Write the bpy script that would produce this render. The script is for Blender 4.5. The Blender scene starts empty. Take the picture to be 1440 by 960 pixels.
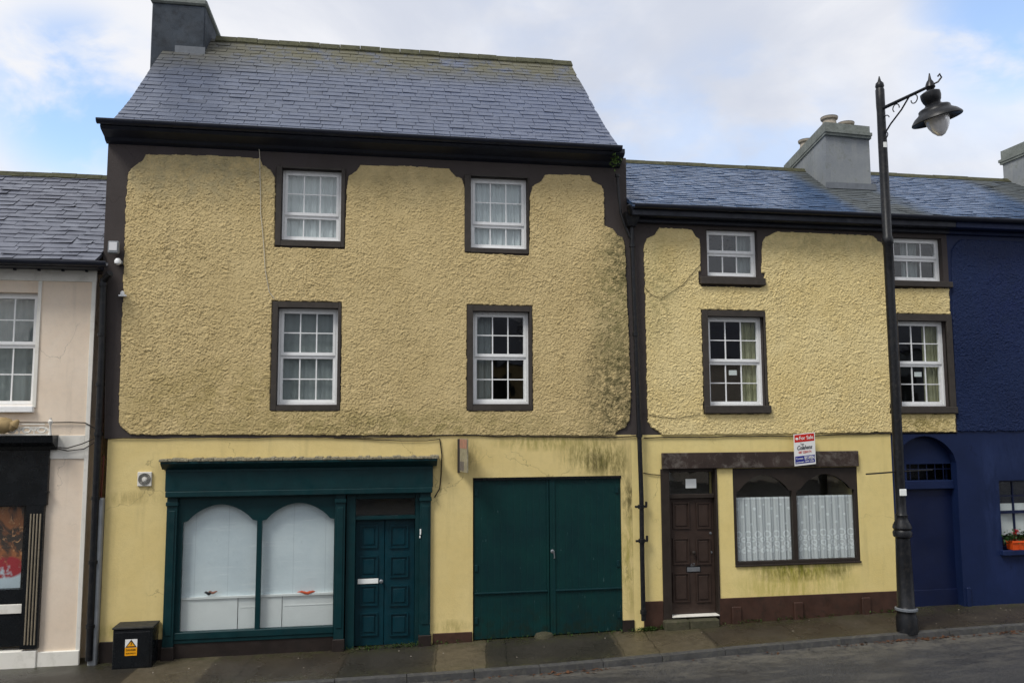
import bpy, bmesh, math, random
import numpy as np
from mathutils import Vector, Matrix, noise as mnoise
random.seed(7); np.random.seed(7)
SC = bpy.context.scene
COL = SC.collection
PI = math.pi

# ------------------------------------------------------------------ survey of the facade
# the camera pose found from the vanishing points; P() turns a measured direction into a
# point on a real plane y = const (y = 0 is the street front, +y goes into the houses)
FL = 1150.0; YAW, PITCH, ROLL = -.166684, .096275, -.0042566
_cy, _sy, _cp, _sp = math.cos(YAW), math.sin(YAW), math.cos(PITCH), math.sin(PITCH)
cf = np.array([-_sy*_cp, _cy*_cp, _sp]); cr = np.array([_cy, _sy, 0.0]); cu = np.cross(cr, cf)
_a, _b = math.cos(ROLL), math.sin(ROLL)
cr, cu = cr*_a + cu*_b, -cr*_b + cu*_a
CAM = np.array([0.0, -13.0, 3.6])
def P(px, py, y=0.0):
    d = cf*FL + cr*(px-720) - cu*(py-480)
    q = CAM + d*(y-CAM[1])/d[1]
    return float(q[0]), float(q[2])
def PV(px, py, y=0.0):
    x, z = P(px, py, y); return Vector((x, y, z))
def rect(l, t, r, b, y=0.0):
    xm, zm = (l+r)/2, (t+b)/2
    return P(l, zm, y)[0], P(xm, b, y)[1], P(r, zm, y)[0], P(xm, t, y)[1]   # x0 z0 x1 z1
def poly(pts, y=0.0): return [P(a, b, y) for a, b in pts]

def zwall(x):      # pavement height along the house fronts
    return float(np.interp(x, [-30, -5, 0, 1, 4, 9.5, 14, 40], [.15, .15, .172, .19, .236, .375, .42, .6]))
def ykerb(x): return float(np.interp(x, [-20, -1, 2.5, 4.5, 7, 40], [-1.42, -1.42, -1.45, -1.3, -1.22, -1.2]))
def zkerb(x): return zwall(x) - .035

# ------------------------------------------------------------------ materials
def srgb(h):
    c = [int(h[i:i+2], 16)/255 for i in (0, 2, 4)]
    return tuple((v/12.92 if v <= .04045 else ((v+.055)/1.055)**2.4) for v in c) + (1,)
class NT:
    def __init__(s, name):
        s.m = bpy.data.materials.new(name); s.m.use_nodes = True
        s.t = s.m.node_tree; s.b = s.t.nodes['Principled BSDF']; s.out = s.t.nodes['Material Output']
        s._pos = None
    def n(s, k, **kw):
        o = s.t.nodes.new(k)
        for a, v in kw.items(): setattr(o, a, v)
        return o
    def l(s, a, b): s.t.links.new(a, b)
    def inp(s, node, i, v):
        if isinstance(v, bpy.types.NodeSocket): s.l(v, node.inputs[i])
        else: node.inputs[i].default_value = v
    @property
    def pos(s):
        if s._pos is None: s._pos = s.n('ShaderNodeNewGeometry').outputs['Position']
        return s._pos
    def scaled(s, sc, off=(0, 0, 0)):
        m = s.n('ShaderNodeMapping'); s.l(s.pos, m.inputs['Vector']); m.inputs['Scale'].default_value = sc
        m.inputs['Location'].default_value = off; return m.outputs[0]
    def noise(s, scale, detail=4, rough=.55, dist=0, vec=None):
        o = s.n('ShaderNodeTexNoise'); s.l(vec or s.pos, o.inputs['Vector'])
        o.inputs['Scale'].default_value = scale; o.inputs['Detail'].default_value = detail
        o.inputs['Roughness'].default_value = rough; o.inputs['Distortion'].default_value = dist
        return o.outputs['Fac']
    def ramp(s, fac, a, b, lo=0., hi=1.):
        o = s.n('ShaderNodeMapRange'); o.inputs['From Min'].default_value = a; o.inputs['From Max'].default_value = b
        o.inputs['To Min'].default_value = lo; o.inputs['To Max'].default_value = hi; s.l(fac, o.inputs['Value']); return o.outputs[0]
    def math(s, op, a, b=0., c=None):
        o = s.n('ShaderNodeMath', operation=op); s.inp(o, 0, a); s.inp(o, 1, b)
        if c is not None: s.inp(o, 2, c)
        return o.outputs[0]
    def mix(s, f, a, b, mode='MIX'):
        o = s.n('ShaderNodeMix', data_type='RGBA', blend_type=mode)
        s.inp(o, 0, f); s.inp(o, 6, a); s.inp(o, 7, b); return o.outputs[2]
    def xyz(s):
        o = s.n('ShaderNodeSeparateXYZ'); s.l(s.pos, o.inputs[0]); return o.outputs
    def blob(s, x, z, rx, rz, soft=.6):      # stain centred at x, z on the wall
        q = s.xyz(); dx = s.math('DIVIDE', s.math('SUBTRACT', q[0], x), rx); dz = s.math('DIVIDE', s.math('SUBTRACT', q[2], z), rz)
        r2 = s.math('ADD', s.math('MULTIPLY', dx, dx), s.math('MULTIPLY', dz, dz))
        return s.ramp(r2, 1.0, 1.0-soft, 0, 1)
    def bump(s, h, strength=.3, dist=.01):
        o = s.n('ShaderNodeBump'); o.inputs['Strength'].default_value = strength; o.inputs['Distance'].default_value = dist
        s.l(h, o.inputs['Height']); s.l(o.outputs[0], s.b.inputs['Normal']); return o
    def fin(s, col, rough=.6, spec=.5, metal=0.):
        s.inp(s.b, 'Base Color', col); s.inp(s.b, 'Roughness', rough)
        s.b.inputs['Specular IOR Level'].default_value = spec; s.b.inputs['Metallic'].default_value = metal
        return s.m
def paint(name, c, rough=.5, var=.25, scale=3., bump=.15, bd=.004, dirt=None, dirt_amt=.4, fine=60, spec=.3, metal=0.):
    m = NT(name)
    c = srgb(c) if isinstance(c, str) else c
    dk = tuple(v*(1-var) for v in c[:3]) + (1,); lt = tuple(min(1, v*(1+var*.6)) for v in c[:3]) + (1,)
    n1 = m.noise(scale, 6, .65)
    col = m.mix(m.ramp(n1, .3, .7), dk, lt)
    if dirt:
        n2 = m.noise(scale*2.7, 7, .7, .5)
        col = m.mix(m.math('MULTIPLY', m.ramp(n2, .5, .68), dirt_amt), col, srgb(dirt))
    if bump: m.bump(m.noise(fine, 5, .6), bump, bd)
    r = m.ramp(m.noise(scale*1.7, 4), .3, .7, max(.05, rough-.1), min(1, rough+.12))
    return m.fin(col, r, spec, metal)

def wallpaint(name, c, c2, stains=(), rough=.75, bump=.35, rc=False, crack=True):
    m = NT(name); c = srgb(c); c2 = srgb(c2)
    q = m.xyz()
    n1 = m.noise(1.1, 7, .62, .4); n2 = m.noise(9, 6, .7)
    col = m.mix(m.ramp(n1, .32, .68), c, c2)
    col = m.mix(m.math('MULTIPLY', m.ramp(n2, .45, .75), .30), col, tuple(v*.7 for v in c2[:3])+(1,))
    st = m.noise(1, 5, .6, vec=m.scaled((5.5, 5.5, .55)))                      # rain streaks
    col = m.mix(m.math('MULTIPLY', m.ramp(st, .56, .72), .28), col, tuple(v*.55 for v in c2[:3])+(1,))
    for (x, z, rx, rz, sc, amt, ns) in stains:
        nn = m.noise(ns, 7, .78, .3, vec=m.scaled((1, 1, 1) if rc else (1.5, 1.5, .38)))
        f = m.math('MULTIPLY', m.blob(x, z, rx, rz, .95), m.ramp(nn, .40, .58))
        col = m.mix(m.math('MULTIPLY', f, amt), col, srgb(sc))
    if crack and not rc:
        vo = m.n('ShaderNodeTexVoronoi', feature='DISTANCE_TO_EDGE'); ad = m.n('ShaderNodeVectorMath', operation='ADD'); nz = m.n('ShaderNodeTexNoise'); nz.inputs['Scale'].default_value = 3.5; nz.inputs['Detail'].default_value = 6; m.l(m.pos, nz.inputs['Vector'])
        ms = m.n('ShaderNodeVectorMath', operation='SCALE'); ms.inputs['Scale'].default_value = .45; m.l(nz.outputs['Color'], ms.inputs[0]); m.l(m.scaled((1, .01, 1)), ad.inputs[0]); m.l(ms.outputs[0], ad.inputs[1]); m.l(ad.outputs[0], vo.inputs['Vector']); vo.inputs['Scale'].default_value = .75
        ck = m.math('MULTIPLY', m.ramp(vo.outputs['Distance'], .004, .0015), m.ramp(m.noise(.9, 2, .5), .50, .56)); col = m.mix(m.math('MULTIPLY', ck, .55), col, tuple(v*.35 for v in c2[:3])+(1,))
        m.bump(m.noise(38, 7, .75), bump*1.4, .012)
    else: m.bump(m.noise(140, 6, .65), bump, .006)
    return m.fin(col, rough, .2)

M = {}
def mats():
    X = lambda px, py: P(px, py)
    sx = lambda px, py, rx, rz, c, a, n=9: (P(px, py)[0], P(px, py)[1], rx, rz, c, a, n)
    M['rough_tall'] = wallpaint('roughcast_ochre', 'c2ad7b', 'd1bc8a',
        [sx(870, 560, .75, 1.6, '3c3d22', .85, 11), sx(862, 420, .5, 1.5, '5f6034', .6, 9), sx(880, 360, .4, .8, '4a4a30', .7, 9),
         sx(560, 600, 3.5, .35, '8a7f4c', .6, 5), sx(300, 560, 2, .7, '94834b', .5, 3), sx(270, 240, 2.2, .6, '8f8a70', .55, 4), sx(560, 260, 1.6, .5, '988b66', .45, 4)], rc=True)
    M['rough_mid'] = wallpaint('roughcast_yellow', 'dcc68a', 'e5d29b',
        [sx(920, 400, .5, 1.2, '8d8657', .5, 6), sx(1150, 345, 2, .35, '9a9067', .5, 5), sx(1300, 596, .7, .25, '7d7030', .7, 8)], rc=True)
    M['rough_blue'] = wallpaint('roughcast_blue', '172444', '1b2a4e', [sx(1420, 420, .8, 1.2, '17244f', .5, 4)], rough=.55, rc=True)
    M['wall_tall'] = wallpaint('render_yellow', 'd9c383', 'e0cc8f',
        [sx(838, 640, .75, .38, '66622c', .85, 6), sx(770, 622, 1.0, .16, '8b8440', .7, 8), sx(838, 650, .22, .22, '33311a', .8, 9), sx(862, 655, .35, .3, '4a4a20', .7, 10), sx(888, 700, .22, .5, '45421f', .85, 9), sx(888, 790, .22, .9, '8b8531', .7, 7),
         sx(655, 640, .3, .35, '8f7f50', .7, 6), sx(185, 700, .5, .12, '93834e', .5, 6), sx(180, 885, .6, .12, '8c8a3c', .5, 5), sx(635, 880, .35, .12, '7d7636', .5, 6)])
    M['wall_mid'] = wallpaint('render_bright_yellow', 'dfca85', 'e6d391',
        [sx(1125, 797, 1.15, .17, '8a8a26', .95, 7), sx(1120, 806, .9, .16, '4b4a1c', .8, 13), sx(1120, 822, 1.3, .32, 'a19a3a', .6, 5), sx(1180, 800, .3, .2, '5c5b22', .7, 9)])
    M['blue'] = wallpaint('paint_navy', '13203f', '18264a',
        [sx(1395, 700, .25, 1.3, '28365c', .6, 3), sx(1430, 800, .7, .6, '22305a', .5, 2), sx(1420, 640, .8, .4, '27365a', .4, 7)], rough=.45, bump=.2)
    M['bluedoor'] = paint('gloss_navy_door', '0f1a3a', .4, .2, 2, .1)
    M['brown'] = wallpaint('paint_dark_brown', '403a38', '484240', [sx(300, 205, 3, .4, '4c4549', .5, 2)], rough=.7, bump=.25)
    M['surround'] = paint('surround_brown', '3d3833', .6, .25, 5, .3, dirt='4e4640')
    M['plinth'] = paint('plinth_brown', '432e25', .55, .35, 3, .35, dirt='2a231c', dirt_amt=.7)
    M['plinth_dark'] = paint('plinth_near_black', '2a2320', .5, .35, 3, .35, dirt='1a1714', dirt_amt=.7)
    M['beam'] = paint('weathered_beam_brown', '3b302b', .7, .35, 2.2, .5, .008, dirt='77716a', dirt_amt=.6)
    M['pink'] = wallpaint('render_peach', 'e2cfb8', 'e9dac6', [], bump=.2)
    M['offwhite'] = paint('paint_off_white', 'e2dfd5', .6, .06, 2, .2, dirt='a8a496', dirt_amt=.35)
    M['upvc'] = paint('white_upvc', 'eff0ef', .3, .03, 5, 0, dirt='c5c6be', dirt_amt=.25)
    M['black'] = paint('gloss_black', '14171a', .25, .3, 4, .05)
    M['metal_black'] = paint('cast_iron_black', '15171b', .38, .35, 6, .2, dirt='3a3733', dirt_amt=.5)
    M['gutter'] = paint('gutter_black', '20242f', .4, .3, 5, .1)
    M['green'] = paint('shopfront_green', '042d31', .45, .22, 4, .2, dirt='0a3436', dirt_amt=.5)
    M['greendoor'] = paint('door_green', '04303a', .4, .2, 5, .2, dirt='0a3034')
    m = NT('garage_door_teal'); q = m.xyz()                       # vertical tongue and groove boards, scuffed
    w = m.math('FRACT', m.math('MULTIPLY', q[0], 9.5)); groove = m.ramp(m.math('ABSOLUTE', m.math('SUBTRACT', w, .5)), .44, .49)
    n1 = m.noise(1.2, 6, .7); col = m.mix(m.ramp(n1, .35, .65), srgb('03272a'), srgb('053230'))
    col = m.mix(m.math('MULTIPLY', m.ramp(m.noise(1, 5, .7, vec=m.scaled((30, 30, 1.2))), .55, .7), .25), col, srgb('0a2c38'))
    col = m.mix(m.math('MULTIPLY', m.ramp(q[2], .85, .2), m.ramp(m.noise(6, 7, .75), .45, .62)), col, srgb('16241c'))
    m.bump(m.math('SUBTRACT', m.noise(12, 5), groove), .6, .006); sc_ = m.ramp(m.noise(1, 3, .5, vec=m.scaled((55, 55, 9))), .73, .76); col = m.mix(m.math('MULTIPLY', sc_, .5), col, srgb('5d7a7a')); M['garage'] = m.fin(col, .5, .25)
    M['doorbrown'] = paint('door_brown', '3b2f29', .45, .25, 5, .25, dirt='271c19')
    M['framebrown'] = paint('frame_brown', '302924', .5, .25, 5, .25)
    M['chimney_dark'] = paint('chimney_dark_render', '3d444c', .8, .35, 2.5, .5, .012, dirt='23272c', dirt_amt=.6)
    m = NT('chimney_grey_render'); st = m.noise(1, 6, .7, vec=m.scaled((7, 7, .8)))
    col = m.mix(m.ramp(m.noise(2.5, 7, .65), .3, .7), srgb('787d82'), srgb('909495')); col = m.mix(m.math('MULTIPLY', m.ramp(st, .5, .75), .35), col, srgb('b0afa4'))
    col = m.mix(m.math('MULTIPLY', m.ramp(m.noise(5, 7, .75), .52, .66), .5), col, srgb('5e635c')); m.bump(m.noise(45, 6), .4, .008); M['chimney'] = m.fin(col, .85, .3)
    M['cap'] = paint('chimney_cap_lichen', '7b807b', .85, .3, 5, .5, .01, dirt='50584e', dirt_amt=.5)
    M['pot'] = paint('clay_pot_pale', 'a9a091', .8, .2, 8, .3, dirt='6a6258'); M['potred'] = paint('clay_pot_red', '8a5548', .8, .2, 8, .3)
    M['lead'] = paint('lead_flashing', '6b7076', .5, .2, 8, .2); M['moss'] = paint('mossy_ridge', '4d4d38', .95, .45, 7, .8, .02, dirt='2a2b26', dirt_amt=.7)
    M['crust'] = paint('crumbling_cement_moss', '98917a', .9, .45, 14, .8, .02, dirt='3d3a28', dirt_amt=.8)
    M['steel'] = paint('galvanised_steel', '8b8f93', .4, .15, 8, .1, metal=.6); M['greypipe'] = paint('grey_plastic', '85898c', .5, .2, 6, .2)
    M['rust'] = paint('rust_red_pipe', '5b2c20', .7, .3, 9, .3); M['cable'] = paint('cable_dark', '2c2620', .7, .2, 5, 0); M['cord'] = paint('cord_white', 'c9c2ae', .7, .2, 5, 0)
    M['card'] = paint('white_card', 'eef0ec', .6, .05, 5, 0); M['brass'] = paint('brass_strip', 'a89c86', .35, .2, 5, 0, metal=.5)
    M['sign_white'] = paint('sign_white', 'e6e6e2', .35, .03, 5, 0); M['sign_red'] = paint('sign_red', 'c5281e', .35, .1, 5, 0); M['sign_blue'] = paint('sign_blue', '232c86', .35, .1, 5, 0)
    M['sign_ink'] = paint('sign_ink', '30303a', .5, .1, 5, 0); M['yellow'] = paint('sticker_yellow', 'eea41a', .4, .05, 5, 0)
    M['orange'] = paint('terracotta_orange', 'd4521f', .45, .12, 8, .1); M['cloth_orange'] = paint('cloth_coral', 'e2603a', .8, .1, 9, .3)
    M['redflower'] = paint('petal_red', 'c5242c', .6, .25, 30, 0); M['leafgreen'] = paint('leaf_green', '2c4a22', .55, .45, 12, 0); M['weed'] = paint('weed_green', '3e5424', .7, .45, 12, 0)
    M['litter'] = paint('fallen_leaf_brown', '5a3c28', .7, .6, 25, 0); M['stone'] = paint('mossy_stone', '4b4838', .85, .35, 7, .7, .02, dirt='333a1e', dirt_amt=.8)
    M['board0'] = paint('white_board', 'e6edef', .5, .06, 3, .05, dirt='b4b7b2', dirt_amt=.4); M['board2'] = paint('white_panel', 'efefec', .5, .05, 3, .05)
    m = NT('papered_window_reflections'); st = m.noise(1, 6, .7, vec=m.scaled((1.5, 1, 22), (0, 0, 3))); c = m.mix(m.ramp(m.noise(1.1, 5, .6), .3, .7), srgb('d3dde2'), srgb('edf3f4')); c = m.mix(m.math('MULTIPLY', m.ramp(st, .56, .64), .45), c, srgb('f7fafa'))  # paper sheet; streaks and faint lines painted on it as pane reflections
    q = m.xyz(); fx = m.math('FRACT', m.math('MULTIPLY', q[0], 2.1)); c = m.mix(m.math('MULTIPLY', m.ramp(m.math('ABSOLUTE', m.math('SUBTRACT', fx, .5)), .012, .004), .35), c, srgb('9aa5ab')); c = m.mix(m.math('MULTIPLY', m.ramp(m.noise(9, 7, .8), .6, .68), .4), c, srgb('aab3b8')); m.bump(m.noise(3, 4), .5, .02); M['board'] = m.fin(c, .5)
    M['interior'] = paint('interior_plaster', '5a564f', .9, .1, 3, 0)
    M['tan'] = paint('sandy_plaster', 'a08a62', .8, .25, 14, .4)
    # slate: glossy, individual shade stored per slate
    for nm, lich in (('slate_tall', 0), ('slate_mid', 1), ('slate_pink', 2)):
        m = NT(nm); at = m.n('ShaderNodeAttribute', attribute_name='shade').outputs['Fac']; q = m.xyz()
        a, b = {0: ('3d4454', '535c70'), 1: ('2f4360', '456186'), 2: ('4a4c58', '70747f')}[lich]
        col = m.mix(at, srgb(a), srgb(b)); col = m.mix(m.math('MULTIPLY', m.ramp(m.noise(7, 6, .7), .45, .7), .35), col, srgb('363d4b'))
        if lich == 0:
            col = m.mix(m.ramp(q[0], -1.5, 3.0, 0, .35), col, srgb('2f4268'))  # bluer towards the right: sky reflection put into the slate colour
            top = m.math('MULTIPLY', m.ramp(q[2], 9.75, 10.5), m.ramp(m.noise(2.2, 7, .75), .34, .52))
            col = m.mix(m.math('MULTIPLY', top, .85), col, srgb('5a5638'))
            lf = m.math('MULTIPLY', m.math('MULTIPLY', m.ramp(q[0], -1.6, -3.4), m.ramp(q[2], 9.3, 10.2)), m.ramp(m.noise(1.2, 5, .7), .3, .6)); col = m.mix(m.math('MULTIPLY', lf, .8), col, srgb('3a3a35'))
            dull = m.math('MAXIMUM', m.math('MULTIPLY', top, .9), lf)
        elif lich == 1:
            w1 = m.math('MULTIPLY', m.ramp(q[0], 8.15, 8.5), m.ramp(q[0], 10.0, 9.4)); w2 = m.ramp(q[0], 12.2, 12.7)
            dull = m.math('MULTIPLY', m.math('MAXIMUM', w1, w2), m.ramp(m.noise(1.3, 5, .6), .15, .45))
            col = m.mix(m.math('MULTIPLY', dull, .85), col, srgb('484b45'))
            sp = m.math('MULTIPLY', m.ramp(m.noise(16, 6, .8), .62, .7), m.blob(9.2, 8.0, .8, .18)); col = m.mix(sp, col, srgb('8a8c7c'))
        else:
            dull = m.ramp(m.noise(5, 5), .5, .8)
        m.bump(m.noise(55, 6), .35, .006)
        M[nm] = m.fin(col, m.math('ADD', m.ramp(m.noise(9, 4), .3, .7, .24, .4), m.math('MULTIPLY', dull, .45)), .7 if lich == 1 else .6)
    # glass : mostly clear with a fresnel mirror, slightly wavy
    m = NT('window_glass'); t = m.t
    tr = m.n('ShaderNodeBsdfTransparent'); tr.inputs[0].default_value = (.95, .97, .97, 1); gl = m.n('ShaderNodeBsdfGlossy'); gl.inputs['Roughness'].default_value = .02
    mx = m.n('ShaderNodeMixShader'); bp = m.n('ShaderNodeBump'); bp.inputs['Strength'].default_value = .12; bp.inputs['Distance'].default_value = .02
    m.l(m.noise(2.6, 2), bp.inputs['Height']); m.l(bp.outputs[0], gl.inputs['Normal'])
    ge = m.n('ShaderNodeNewGeometry'); dt = m.n('ShaderNodeVectorMath', operation='DOT_PRODUCT'); m.l(ge.outputs['Normal'], dt.inputs[0]); m.l(ge.outputs['Incoming'], dt.inputs[1])
    sch = m.math('POWER', m.math('SUBTRACT', 1., m.math('ABSOLUTE', dt.outputs['Value'])), 5.); m.l(m.math('ADD', m.math('MULTIPLY', sch, .9), .055), mx.inputs[0]); m.l(tr.outputs[0], mx.inputs[1]); m.l(gl.outputs[0], mx.inputs[2]); m.l(mx.outputs[0], m.out.inputs[0]); M['glass'] = m.m
    m = NT('frosted_lens'); m.b.inputs['Transmission Weight'].default_value = .25; M['lens'] = m.fin(srgb('f4f4f4'), .2)
    # net and lace curtains
    def net(name, c, trans, lace=False):
        m = NT(name); df = m.n('ShaderNodeBsdfDiffuse'); tl = m.n('ShaderNodeBsdfTranslucent'); tp = m.n('ShaderNodeBsdfTransparent')
        c = srgb(c); df.inputs[0].default_value = c; tl.inputs[0].default_value = c
        a = m.n('ShaderNodeMixShader'); a.inputs[0].default_value = .15; m.l(df.outputs[0], a.inputs[1]); m.l(tl.outputs[0], a.inputs[2])
        b = m.n('ShaderNodeMixShader'); m.l(a.outputs[0], b.inputs[1]); m.l(tp.outputs[0], b.inputs[2])
        if lace:
            uv = m.n('ShaderNodeTexCoord').outputs['UV']; s = m.n('ShaderNodeSeparateXYZ'); m.l(uv, s.inputs[0]); u, v = s.outputs[0], s.outputs[1]   # u metres, v 0 hem .. 1 top
            def ring(cu_, cv, per, r, w, vs=1.05):
                fu = m.math('SUBTRACT', m.math('FRACT', m.math('ADD', m.math('DIVIDE', u, per), cu_)), .5); du = m.math('MULTIPLY', fu, per)
                dv = m.math('MULTIPLY', m.math('SUBTRACT', v, cv), vs); d = m.math('SQRT', m.math('ADD', m.math('MULTIPLY', du, du), m.math('MULTIPLY', dv, dv)))
                return m.ramp(m.math('ABSOLUTE', m.math('SUBTRACT', d, r)), w, w*.5)
            f = ring(0, .27, .17, .035, .014)
            for args in ((.5, .34, .17, .03, .014), (0, .42, .17, .05, .016), (.5, .17, .17, .028, .02), (0, .17, .17, .012, .014), (.25, .22, .085, .012, .012), (0, .34, .17, .008, .014), (.3, .58, .31, .012, .016), (.8, .70, .31, .012, .014), (.1, .82, .31, .014, .014), (.55, .88, .31, .01, .012)): f = m.math('MAXIMUM', f, ring(*args))
            f = m.math('MAXIMUM', f, m.ramp(m.math('ABSOLUTE', m.math('SUBTRACT', v, .985)), .02, .012)); f = m.math('MAXIMUM', f, m.ramp(m.math('ABSOLUTE', m.math('SUBTRACT', v, .01)), .02, .012))
            m.l(m.ramp(f, 0, 1, trans, .04), b.inputs[0])
        else: b.inputs[0].default_value = trans
        m.l(b.outputs[0], m.out.inputs[0]); return m.m
    M['net'] = net('net_curtain_cloth', 'dce2e2', .05); M['lace'] = net('lace_cloth', 'f6f8f8', .34, True); M['blind'] = net('grey_net_cloth', 'a4aaa9', .12); M['cream'] = net('cream_curtain_cloth', 'b9b795', .1)
    # asphalt, pavement, kerb
    m = NT('asphalt'); q = m.xyz(); c = m.mix(m.ramp(m.noise(1.3, 7, .65), .3, .7), srgb('26272a'), srgb('3a3b3d')); c = m.mix(m.math('MULTIPLY', m.ramp(m.noise(42, 5, .8), .48, .62), .55), c, srgb('68686a')); c = m.mix(m.math('MULTIPLY', m.ramp(m.noise(30, 5, .8, vec=m.scaled((1, 1, 1), (9, 4, 2))), .52, .66), .6), c, srgb('17181a'))
    edge = m.math('MULTIPLY', m.ramp(q[1], -2.15, -1.45), m.ramp(m.noise(5, 7, .8), .38, .58)); c = m.mix(m.math('MULTIPLY', edge, .7), c, srgb('726e64'))
    wr = m.math('MULTIPLY', m.ramp(m.noise(1, 6, .75, vec=m.scaled((1.1, 4, 1))), .5, .62), m.ramp(q[1], -3.6, -1.9)); c = m.mix(m.math('MULTIPLY', wr, .6), c, srgb('6f6c64'))
    pud = m.ramp(m.noise(.8, 3, .5), .52, .62); m.bump(m.noise(48, 6, .8), .9, .03); M['asphalt'] = m.fin(c, m.ramp(pud, 0, 1, .5, .28), .5)
    m = NT('pavement_concrete'); q = m.xyz(); c = m.mix(m.ramp(m.noise(1.6, 7, .7), .32, .68), srgb('332e27'), srgb('474035'))
    sk = m.math('ADD', q[0], m.math('MULTIPLY', q[1], -.12)); wob = m.math('ADD', sk, m.math('MULTIPLY', m.math('SUBTRACT', m.noise(3, 3), .5), .12))
    def band(a, b, s=.03): return m.math('MULTIPLY', m.ramp(wob, a-s, a+s), m.ramp(wob, b+s, b-s))
    tar = m.math('MAXIMUM', m.math('MAXIMUM', band(-.3, 1.0), band(1.75, 3.75)), band(-20, -3.2)); c = m.mix(m.math('MULTIPLY', tar, .9), c, m.mix(m.ramp(m.noise(90, 3), .4, .65), srgb('2b2924'), srgb('3b3832')))
    pale = m.math('MAXIMUM', band(1.0, 1.75), m.math('MAXIMUM', band(3.75, 5.2), band(-3.2, -2.2))); c = m.mix(m.math('MULTIPLY', pale, .55), c, m.mix(m.ramp(m.noise(8, 6, .7), .35, .65), srgb('5c5442'), srgb('746a55')))
    for jx in (1.02, 1.75, 2.05, 3.78, 4.3, 5.25, 6.6, 8.1, 9.6, 11.2, -1.7, -.32, -3.2): c = m.mix(m.math('MULTIPLY', band(jx-.008, jx+.008, .006), .8), c, srgb('15140f'))
    c = m.mix(m.math('MULTIPLY', m.ramp(m.noise(26, 6, .8), .5, .66), .5), c, srgb('231f18')); c = m.mix(m.math('MULTIPLY', m.ramp(m.noise(34, 5, .8, vec=m.scaled((1, 1, 1), (3, 7, 1))), .58, .7), .35), c, srgb('8a8270'))
    wall = m.math('MULTIPLY', m.ramp(q[1], -.45, -.02), m.ramp(m.noise(7, 7, .75), .42, .6)); c = m.mix(m.math('MULTIPLY', wall, .7), c, srgb('3d4022'))
    kb = m.math('MULTIPLY', m.ramp(m.math('SUBTRACT', q[1], m.math('MULTIPLY', q[0], .01)), -.95, -1.35), m.ramp(m.noise(6, 7, .8), .45, .6)); c = m.mix(m.math('MULTIPLY', kb, .6), c, srgb('4a4a2e'))
    m.bump(m.noise(40, 7, .8), .6, .02); M['pavement'] = m.fin(c, m.ramp(m.noise(1.1, 4), .4, .62, .2, .5), .5)
    M['kerb'] = paint('kerb_granite', '4a4a4a', .6, .35, 5, .5, .01, dirt='6b6a5e', dirt_amt=.5)
mats()

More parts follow.
